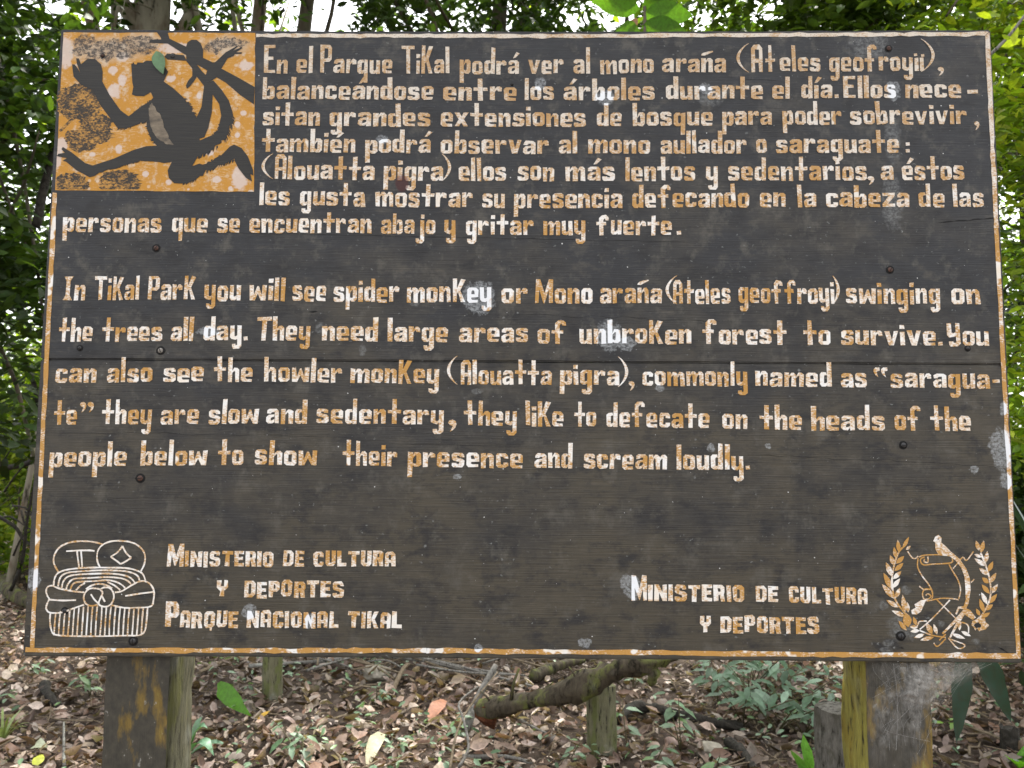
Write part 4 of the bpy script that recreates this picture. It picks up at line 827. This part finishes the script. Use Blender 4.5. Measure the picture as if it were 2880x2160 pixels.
seedling(1250, 2075, .10, 14, .06, 'low bushy seedling below the orange curled leaf')
seedling(1060, 1985, .12, 14, .05, 'small seedling clump left of the leaning branch'); seedling(1000, 2110, .09, 7, .06, 'tiny seedling among dry leaves in bottom centre')
seedling(850, 2150, .14, 14, .08, 'green seedling clump at bottom edge right of the left post'); seedling(1160, 2120, .10, 7, .06, 'small seedling beside the large tan curled leaf')
seedling(1600, 2150, .12, 7, .06, 'small seedling just left of the squared post'); seedling(255, 1960, .16, 14, .07, 'green seedling left of the left post near its middle')
seedling(105, 1905, .14, 14, .06, 'pale seedling close to the left board corner'); seedling(420, 1990, .1, 7, .05, 'seedling hidden behind the left post')
seedling(1780, 1940, .15, 14, .05, 'fine leaved seedling behind the right end of the log'); seedling(2640, 2040, .08, 7, .05, 'small bright green seedling right of the right post', None, [(.2,.36,.06)])
SG = 'leafy shrubs in front of the right post'
for (px, py, h, nl, lab) in ((2090,2040,.42,42,'tallest leafy shrub of grey green leaves beyond the blackened log'),(2185,2060,.40,42,'dense grey green shrub in the middle of the shrub group'),(2260,2070,.30,35,'small shrub nearest to the grey stump'),
    (2110,1960,.52,42,'dark shrub at the back of the shrub group'),(2020,1985,.34,28,'thin shrub at the left end of the shrub group'),(2230,1980,.40,28,'shrub at the back right close to the yellow post')):
    seedling(px, py, h, nl, .105, lab, SG, [(.10,.18,.11),(.14,.24,.15),(.08,.15,.085),(.19,.29,.20)], .26)
# strap-leaved plants
def strap_plant(name, base, blades, tint, wd, label, cat, mat=None, group=None):
    r = empty(name, tuple(base), label, cat, group)
    for (dx, dy, dz, droop, k) in blades:
        N_ = 10; V, Fc = [], []; d2 = np.array((dx, dy, 0.)); hl = np.linalg.norm(d2)+1e-6; side = np.array((-dy, dx, 0))/hl
        for i in range(N_+1):
            t = i/N_; c = d2*t+np.array((0,0,dz*t-droop*t*t)); hw = wd/2*k*min(1, .35+3*t)*min(1, (1-t)*3.2+.02)
            V += [c+side*hw+np.array((0,0,hw*.35)), c, c-side*hw+np.array((0,0,hw*.35))]
            if i: b = 3*i; Fc += [(b-3,b-2,b+1,b),(b-2,b-1,b+2,b+1)]
        o = mesh_obj('frond', V, Fc, mat or M['leaf'], r, True); at = o.data.attributes.new('tint','FLOAT_COLOR','POINT'); tt = np.array(tint)*(1+rng.normal()*.2)
        at.data.foreach_set('color', np.tile(np.array((*tt,1), np.float32), len(V)))
    return r
bl = [(rng.normal()*.12, rng.normal()*.06-.02, .10+rng.random()*.12, .05+rng.random()*.08, 1) for _ in range(9)]
strap_plant('palm_seedling', at_dist(2290,2240,3.75)*np.array((1,1,0))+np.array((0,0,.0)), [(-.12,-.05,.30,.08,1.3),(-.2,-.03,.22,.1,1.2),(-.05,-.02,.33,.05,1.2),(.05,.0,.37,.04,.6),(-.25,-.06,.14,.08,1.1)], (.12,.28,.07), .06, 'small palm seedling with fan leaf at the foot of the grey stump', 'palm seedling')
strap_plant('grass_tuft', on_ground(5,2095), [(.10*math.cos(a)+.03, .08*math.sin(a), .22+.1*random.random(), .14, 1) for a in np.linspace(0,6,16)], (.22,.28,.10), .012, 'grass tuft at the left edge of the picture', 'grass tuft', M['seedleaf'])
strap_plant('leafy_herb', on_ground(520,2140), [(.10,.02,.40,.25,1.6),(.16,-.04,.34,.30,1.5),(.06,.05,.30,.10,1.4),(.20,.04,.22,.16,1.2),(-.05,0,.35,.1,1.2)], (.12,.24,.14), .05, 'strap leaved herb right beside the left post', 'herb', M['seedleaf'])
strap_plant('leafy_herb', on_ground(2870,2165), [(.05,-.03,.10,.03,2.2),(-.06,-.02,.08,.02,2),(.1,.02,.14,.05,2)], (.12,.30,.04), .05, 'bright green herb in the lower right corner', 'herb')
pb = np.array((2.02, 1.15, 0)); pl = []
tgt = [((2712,1800),(2690,2092),2.75,.062),((2740,1780),(2845,2035),2.7,.066)]
for i in range(15):
    a = i*2.4; pl.append((.55*math.cos(a)+.25*(i % 3 == 0), .35*math.sin(a), .9+.9*((i*37) % 10)/10, .35+.3*((i*53) % 10)/10, 1))
palm = strap_plant('understory_palm', tuple(pb+np.array((.35,0,.25))), pl, (.022,.055,.034), .055, 'dark green palm with long strap leaves right of the right post', 'palm', M['darkleaf'])
for p0, p1, dist, wd in tgt:
    a, b = at_dist(*p0, dist), at_dist(*p1, dist); o = big_leaf('frond', a-np.array(palm.location), b-np.array(palm.location), wd, (-.25,-1,.1), (.018,.045,.032), None, M['darkleaf'], .05, parent=palm, n=14, fold=.25)
V, Fc = tube([(0,0,-.25),(0,0,.1),(.03,0,.35)], [.05,.045,.03], 9, .05); mesh_obj('stem', V, Fc, M['stem'], palm, True)
log_post('tree_stump', 2842, 2118, 44, .13, 'small dark stump at the right edge of the picture', 'stump', M['char'], 7)

# ================================================================== spider web under the right end of the board
def mat_web():
    g = NG('spider_silk'); n = g.noise(g.coord((1,1,.45)), 34, 6, .72); n2 = g.noise(g.coord((1,1,1),(1,1,1)), 9, 3, .6); n3 = g.noise(g.coord((1,1,.25),(1,4,1)), 160, 3, .6)
    f = g.mth('MULTIPLY', g.rng(n, .36, .66), g.rng(n2, .28, .6)); f = g.mth('MULTIPLY', f, g.attr('wear', 'Fac')); f = g.mth('MULTIPLY', f, g.rng(n3, .3, .6, .55, 1))
    t = g.n('ShaderNodeBsdfTransparent'); d = g.n('ShaderNodeBsdfDiffuse'); d.inputs[0].default_value = (.30,.285,.26,1); mx = g.n('ShaderNodeMixShader')
    g.l(f, mx.inputs[0]); g.l(t.outputs[0], mx.inputs[1]); g.l(d.outputs[0], mx.inputs[2]); g.l(mx.outputs[0], g.out.inputs[0]); return g.m
M['web'] = mat_web(); M['silk'] = mat_simple('silk_strand', (.34,.33,.32), (.45,.44,.42), 50, .6)
web = empty('spider_web', (0,0,SB), 'dusty grey spider web hung between board and right post', 'spider web')
def web_sheet(c4, bulge, strength, nu=26, nv=26):
    V, Fc, Wt = [], [], []
    c = [np.array(on_board(px, py, y)) for px, py, y in c4]
    for i in range(nu+1):
        for j in range(nv+1):
            u, v = i/nu, j/nv; p = (c[0]*(1-u)+c[1]*u)*(1-v)+(c[3]*(1-u)+c[2]*u)*v
            p = p+np.array((0,-bulge*math.sin(math.pi*u)*math.sin(math.pi*v)+.003*rng.normal(),0)); V.append(p); ed = min(1, 5*min(u,1-u)+.0)*min(1, 6*min(v+.12,1-v)); Wt.append(max(0,ed)*strength)
            if i and j: a = i*(nv+1)+j; Fc.append((a-nv-2,a-nv-1,a,a-1))
    o = mesh_obj('web_sheet', V, Fc, M['web'], web, True); at = o.data.attributes.new('wear','FLOAT','POINT'); at.data.foreach_set('value', np.array(Wt, np.float32))
web_sheet([(2440,1862,.028),(2800,1866,.03),(2600,2010,.030),(2440,1960,.030)], .02, 1.5)
web_sheet([(2520,1864,.026),(2790,1866,.03),(2620,1960,.05),(2540,2040,.026)], .012, 1.2)
web_sheet([(2430,1900,.026),(2620,1900,.027),(2612,2165,.029),(2438,2165,.029)], .006, .75)
web_sheet([(2600,1864,.05),(2760,1866,.04),(2625,1950,.09),(2606,2000,.06)], .01, 1.1)
pr = []
def strand(pts, r=.0006, y=.022):
    P_ = smooth3([on_board(px, py, y+rng.normal()*.002) for px, py in pts], 4); pr.append(tube(P_, [r*.3]*len(P_), 4, 0, False))
strand([(2512,1866),(2522,1940),(2524,2030),(2520,2110)], .0011)
for k in range(16):
    x0 = 2450+rng.random()*330; x1 = 2450+rng.random()*150; y1 = 1900+rng.random()*240; strand([(x0,1864),((x0+x1)/2+rng.normal()*12,(1864+y1)/2-12),(x1,y1)], .0004)
for k in range(6):
    x0 = 2445+rng.random()*150; y0 = 1950+rng.random()*170; strand([(x0,y0),(x0+rng.normal()*25,y0+30),(x0+rng.normal()*50,y0+55+rng.random()*30)], .0005)
for k in range(6): strand([(2690+20*k,1866),(2640+10*k,1905+3*k),(2618,1960+14*k)], .0005, .05)
V, Fc = merge(pr); mesh_obj('silk_strand', V, Fc, M['silk'], web)

# ================================================================== trees, shrubs and the forest behind
M['trunk_pale'] = mat_bark('mottled_pale_bark', (.17,.15,.11), (.33,.30,.23), (.14,.10,.065), 7)
M['trunk_dark'] = mat_bark('dark_brown_bark', (.06,.05,.037), (.11,.09,.065), (.09,.085,.05), 14, .12)
M['far_leaf'] = mat_leaf('distant_leaf', .5, .5, .3)
DARK = [(.026,.055,.014),(.036,.072,.018),(.020,.044,.012),(.050,.092,.020)]
MID = [(.055,.105,.018),(.075,.135,.02),(.042,.08,.016),(.10,.165,.022)]
LITE = [(.13,.22,.022),(.19,.29,.025),(.10,.17,.02),(.25,.34,.03),(.32,.38,.04)]
GAPS = [(330,-60,510,120,.9),(685,-60,755,120,.9),(800,-60,880,120,.8),(865,-40,1005,92,.97),(95,-40,195,46,.9),(500,20,620,80,.55),(1140,10,1190,60,.7),(1380,0,1480,85,.7),(1560,10,1660,90,.75),(1660,-20,1800,88,.9),(1930,0,2000,85,.75),(2110,-10,2210,60,.8),(40,315,130,420,.75),(2095,60,2140,85,.9)]
def gap_filter(P):
    x, y, dd = project(P); k = np.ones(len(P), bool)
    for x0, y0, x1, y1, pr_ in GAPS:
        ins = (((x-(x0+x1)/2)/((x1-x0)/2))**2+((y-(y0+y1)/2)/((y1-y0)/2))**2 < 1) & (dd > 0); k &= ~(ins & (rng.random(len(P)) < pr_))
    return k
def clumps(c, r, ncl, nl, squash=.8, clr=.45):
    """leaf positions gathered in sub-clumps spread through an ellipsoid"""
    cc = rng.normal(size=(ncl,3)); cc /= np.linalg.norm(cc, axis=1, keepdims=True); cc *= (rng.random((ncl,1))**.45); cc[:,2] *= squash
    k = rng.integers(0, ncl, nl); p = cc[k]*r + rng.normal(size=(nl,3))*r*clr*.5*np.array((1,1,.55)); return np.array(c)+p, k, ncl
def tree(name, base, h, tr, lean, crowns, cols, L, label, cat='tree', group=None, tmat=None, trans=None, limbs=6, droop=.4, gaps=True):
    base = np.array(base, float); base[2] = float(gz(base[0], base[1])); r = empty(name, tuple(base), label, cat, group); pr = []
    tp = [np.array((lean[0]*t+.02*math.sin(5*t+base[0]), lean[1]*t+.02*math.cos(4*t), h*t-.1*(t == 0))) for t in np.linspace(0,1,10)]
    if tr > 0: pr.append(tube(tp, [tr*(1.25 if i == 0 else 1)*(1-.55*i/9) for i in range(10)], 12, .03))
    Ps, Ns, Ys, Ts, Ls = [], [], [], [], []
    for (cx, cy, cz, cr, ncl, nl, *sq) in crowns:
        P_, k, nc = clumps((cx,cy,cz), cr, ncl, nl, *(sq or ())); tone = 1+rng.normal(size=nc)*.22
        Ps.append(P_); n = len(P_); Ns.append(np.stack([rng.normal(size=n)*.6, rng.normal(size=n)*.6-.15, np.full(n, 1.0)*rng.choice([1,1,.5],n)], 1)); Ys.append(rng.random(n)*6.28)
        Ts.append(pick(cols, n, .2)*tone[k][:,None]); Ls.append(L*(.6+.8*rng.random(n)))
        if tr > 0:
            for q_ in range(limbs):
                e = P_[rng.integers(0, n)]; s = tp[int(rng.integers(4, 9))]; m_ = (s+e)/2+rng.normal(size=3)*.12; pr.append(tube(smooth3([s, m_, e], 3), [tr*.3*(1-.12*i) for i in range(7)], 6, .05))
    if pr: V, Fc = merge(pr); mesh_obj('trunk', V, Fc, tmat or M['trunk_dark'], r, True)
    P_ = np.concatenate(Ps); N_, Y_, T_, L_ = map(np.concatenate, (Ns, Ys, Ts, Ls))
    if gaps: k = gap_filter(P_+base); P_, N_, Y_, T_, L_ = P_[k], N_[k], Y_[k], T_[k], L_[k]
    leaves_mesh('crown', P_, N_, Y_, L_, L_*(.42+.1*rng.random(len(L_))), np.clip(T_,.004,.9), rng.normal(size=len(L_))*.2-.15, trans or M['leaf'], parent=r); return r
# trunks seen over the top of the board
tree('forest_tree', (-4.50,7.0,0), 9.5, .33, (.1,0), [(-.6,-.6,8.3,2.2,26,5200),(.3,.3,6.6,1.1,10,900)], DARK, .15, 'big tree with mottled pale trunk above the board left corner', tmat=M['trunk_pale'])
tree('forest_tree', (-3.95,8.1,0), 10, .15, (.55,0), [(.6,0,9.2,2.1,22,4000)], MID, .14, 'pale trunked tree, second from left above the board', tmat=M['trunk_pale'])
tree('forest_tree', (-3.85,9.0,0), 10.5, .17, (.9,0), [(1.2,0,10.0,1.8,18,3000)], MID, .14, 'leaning brown trunked tree beside the white sky gap', tmat=M['trunk_dark'])
tree('forest_tree', (-.6,7.2,0), 9.5, .15, (.45,0), [(-.6,-.8,6.9,1.5,18,4200),(.9,-.2,7.0,1.3,14,2600),(0,0,8.8,2.2,20,4200)], DARK, .12, 'dark crowned tree over the middle of the board', tmat=M['trunk_dark'])
tree('forest_tree', (1.9,9.5,0), 10, .16, (.2,0), [(-.9,-.8,7.6,1.6,20,2600),(0,0,9.2,2.4,24,4000)], DARK, .12, 'thin crowned tree behind the hanging broad leaves', tmat=M['trunk_dark'])
tree('forest_tree', (3.0,6.0,0), 8, .10, (0,0), [(-.6,-.6,5.9,1.3,16,3800),(.3,-.4,6.3,1.6,16,3800),(1.2,0,6.0,1.4,16,2800)], MID, .13, 'green tree rising over the right half of the board', tmat=M['trunk_dark'])
tree('forest_tree', (4.4,4.4,0), 6.6, .08, (-.1,0), [(-.7,-.6,4.5,1.25,20,3600),(0,-.5,3.2,1.2,16,3000),(-.2,0,5.6,1.4,18,3000)], LITE, .105, 'bright yellow green tree at the upper right corner', tmat=M['trunk_dark'])
tree('forest_tree', (-4.3,3.6,0), 6.2, .07, (.1,0), [(.3,-.4,4.6,1.3,20,3600),(.3,-.4,3.3,1.15,20,3200),(.1,.2,2.2,1.1,14,1500)], DARK, .13, 'dark leaved tree filling the left edge of the picture', tmat=M['trunk_dark'])
tree('slender_tree', at_dist(8,1668,8.4), 7.5, .034, (1.05,0), [(1.0,0,6.6,1.5,14,2200)], MID, .13, 'slender leaning pale trunk at the left edge', tmat=M['trunk_pale'])
tree('forest_tree', (-6.3,6.2,0), 7, .08, (.1,0), [(.4,0,5.6,1.5,18,2600),(.2,-.2,4.0,1.5,18,2800),], DARK, .14, 'dark tree far back at the left edge behind the slender trunk', tmat=M['trunk_dark'])
tree('forest_shrub', (-6.1,9.2,0), 3.2, .03, (0,0), [(0,0,2.6,1.3,16,2600,.9),(.9,-.3,1.6,1.0,12,1500)], LITE, .11, 'tall sunlit yellow green shrub far back at the left edge', 'shrub')
# shrubs of the understory
tree('forest_shrub', (-5.7,7.6,0), 2.4, .03, (0,0), [(0,0,1.9,1.1,16,1900,.9),(.6,.3,3.0,1.0,12,1200)], LITE, .12, 'sunlit yellow green shrub behind the slender trunk', 'shrub')
tree('forest_shrub', (-4.5,8.8,0), 2.4, .03, (0,0), [(0,0,1.6,1.2,16,2000,.9)], LITE, .12, 'sunlit shrub hidden behind the left part of the board', 'shrub')
tree('forest_shrub', (-6.6,9.4,0), 2.6, .03, (0,0), [(0,0,1.8,1.5,16,2400,.9)], MID, .13, 'green shrub beyond the slender trunk at far left', 'shrub')
tree('forest_shrub', (3.75,3.6,0), 2.4, .03, (0,0), [(-.2,0,2.0,.9,14,2000,1.0),(-.1,.2,1.2,.8,10,1100)], LITE, .095, 'bright green shrub along the right edge of the board', 'shrub')
tree('forest_shrub', (3.5,3.0,0), 1.4, .025, (0,0), [(0,.3,1.0,.75,12,1400,.9)], DARK, .12, 'dark shrub low at the right edge above the palm', 'shrub')
for i, (x_, y_, s_) in enumerate(((-2.6,9.6,1.2),(-.6,10.2,1.1),(1.2,9.4,1.25),(2.9,8.6,1.1),(4.8,7.4,1.2))):
    tree('forest_shrub', (x_,y_,0), 2*s_, .03, (0,0), [(0,0,1.5*s_,1.1*s_,14,1700,.9)], [MID,DARK,LITE][i % 3], .13, 'leafy shrub hidden behind the board', 'shrub', 'shrubs behind the board')
# broad leaves hanging into the gap above the board
hb = np.array((1.03,4.3,0)); bt = empty('broadleaf_sapling', tuple(hb), 'sapling with big bright green leaves over the board top', 'sapling')
V, Fc = tube(smooth3([(0,0,-.1),(-.08,0,1.8),(0,0,3.6),(.0,0,5.3)], 4), [.03-.0013*i for i in range(13)], 8, .05); mesh_obj('trunk', V, Fc, M['trunk_dark'], bt, True)
M['bigleaf'] = mat_leaf('broad_leaf', .42, .5, .2)
for (x0, y0, x1, y1, wd, dd, nrm_) in ((1800,25,1655,-2,.085,6.26,(-.1,-.9,-.28)),(1812,40,1950,45,.10,6.26,(.1,-.9,-.28)),(1808,15,1925,-25,.10,6.26,(.1,-.9,-.28)),(1805,75,1935,92,.09,6.26,(0,-.9,-.28)),(1800,88,1728,92,.075,6.26,(0,-.9,-.28)),(1800,-15,1700,-60,.11,6.3,(0,-.9,-.28)),(1815,-20,1900,-80,.1,6.26,(0,-.9,-.28))):
    big_leaf('leaf_blade', at_dist(x0,y0,dd)-hb, at_dist(x1,y1,dd-.1)-hb, wd*2.3, nrm_, tuple(np.array((.10,.23,.02))*(1+rng.normal()*.25)), None, M['bigleaf'], .08, parent=bt, fold=.10)
big_leaf('dead_leaf', at_dist(1790,50,6.26)-hb, at_dist(1770,92,6.26)-hb, .07, (0,-1,.2), (.25,.12,.06), None, M['litter'], .1, parent=bt)
# dead branches and vines at the left edge
def vine(pts, r0, r1, label, mat, cat='vine', name='vine'):
    P_ = smooth3([at_dist(*p) for p in pts], 4); k = len(P_); V, Fc = tube(P_, [r0+(r1-r0)*i/(k-1) for i in range(k)], 7, .06); tag(mesh_obj(name, V, Fc, mat, None, True), label, cat)
vine([(-10,955,6.2),(45,1080,6.2),(70,1180,6.2),(100,1300,6.2),(140,1420,6.3)], .018, .014, 'thin bare vine crossing the slender trunk', M['trunk_dark'])
vine([(-20,1322,7.5),(60,1308,7.4),(110,1292,7.3),(200,1280,7.3)], .03, .022, 'dark dead branch lying across the left edge', M['char'], 'branch', 'dead_branch')
vine([(55,980,7.0),(90,1060,7.0),(112,1160,7.0)], .02, .02, 'short dark branch above the dead branch at left', M['char'], 'branch', 'dead_branch')
vine([(-10,1450,8),(40,1480,8),(80,1530,8),(140,1545,8)], .022, .012, 'tangled dark root at the foot of the left trees', M['char'], 'root', 'dead_branch')
vine([(30,1660,7.9),(62,1580,7.8),(78,1450,7.7),(108,1320,7.6)], .02, .012, 'dark stem rising beside the slender trunk', M['char'], 'branch', 'dead_branch')
vine([(100,640,5.4),(125,520,5.4),(160,400,5.4),(200,300,5.4)], .03, .025, 'thin dark branch in front of the leaves left of the board', M['char'], 'branch', 'dead_branch')
vine([(2668,310,4.6),(2740,200,4.6),(2830,110,4.6),(2900,20,4.6)], .012, .008, 'thin grey bare twig beside the upper right corner', M['grey_wood'], 'branch', 'bare_twig')
for k_ in range(9):
    x0 = -20+k_*16+rng.normal()*8; y0 = 1320+rng.random()*260; a_ = rng.normal()*1.2
    vine([(x0, y0, 8.2), (x0+35+rng.normal()*14, y0+60*math.sin(a_)+rng.normal()*15, 8.1), (x0+75, y0+120*math.sin(a_), 8.0)], .012, .006, 'thin dark twig in the tangle at the foot of the left trees', M['char'], 'twig', 'tangled_twig')
for o_ in COL.objects:
    if o_.name.startswith('tangled_twig'): o_['group'] = 'tangled twigs at the left edge'
tree('forest_shrub', (-6.0,7.5,0), 1.2, .02, (0,0), [(0,.2,.9,.8,14,2000,.9),(.1,.4,2.1,.8,12,1400)], LITE, .12, 'low green shrub behind the foot of the slender trunk', 'shrub')
tree('forest_shrub', (-6.9,8.9,0), 1.6, .02, (0,0), [(0,0,1.1,1.1,14,2200,.9),(.8,.3,1.6,.8,10,1200)], LITE, .13, 'bright green shrub far back at the left edge', 'shrub')
tree('forest_shrub', (4.75,5.2,0), .8, .02, (0,0), [(0,0,.6,.9,12,1500,.6)], DARK, .12, 'low dark shrub at the far right edge', 'shrub')
tree('forest_tree', (5.6,6.6,0), 6.5, .08, (0,0), [(0,0,2.0,1.4,16,2600,.9),(-.2,0,3.8,1.4,16,2600),(0,.2,5.4,1.3,14,2200)], DARK, .12, 'dark tree far back along the right edge of the picture', tmat=M['trunk_dark'])
tree('forest_shrub', (3.15,2.7,0), 1.5, .02, (0,0), [(.1,.2,1.15,.6,14,1300,1.0),(.2,.1,.6,.5,8,700)], DARK, .10, 'dark green shrub close behind the palm at the right edge', 'shrub')
# far forest: one mass of leaves nobody could count
n = 82000; y = 11+rng.random(n)**.9*16; x = (rng.random(n)-.5)*2*(7+y*.95); hz = rng.random(n)**.85*11; cl = np.sin(x*1.1+y)+np.sin(x*.6-hz*1.3+2)+np.cos(hz*.9+y*.8)+rng.normal(size=n)*.6; k = (cl > -.55)|(hz < 4.5); P_ = np.stack([x,y,gz(x,y)+hz],1)[k]
P_ = P_[gap_filter(P_)]; n = len(P_); nr = np.stack([rng.normal(size=n)*.6, rng.normal(size=n)*.6-.2, np.ones(n)], 1); L = .20+rng.random(n)*.16
t_ = pick(MID, n, .3); lt = np.clip((np.sin(P_[:,0]*.7+P_[:,1]*.5)+.3), 0, 1)[:,None]*.6; t_ = t_*(1-lt)+pick(LITE, n, .3)*lt
tag(leaves_mesh('far_forest', P_, nr, rng.random(n)*6.28, L, L*.5, t_, rng.normal(size=n)*.2, M['far_leaf']), kind='stuff')
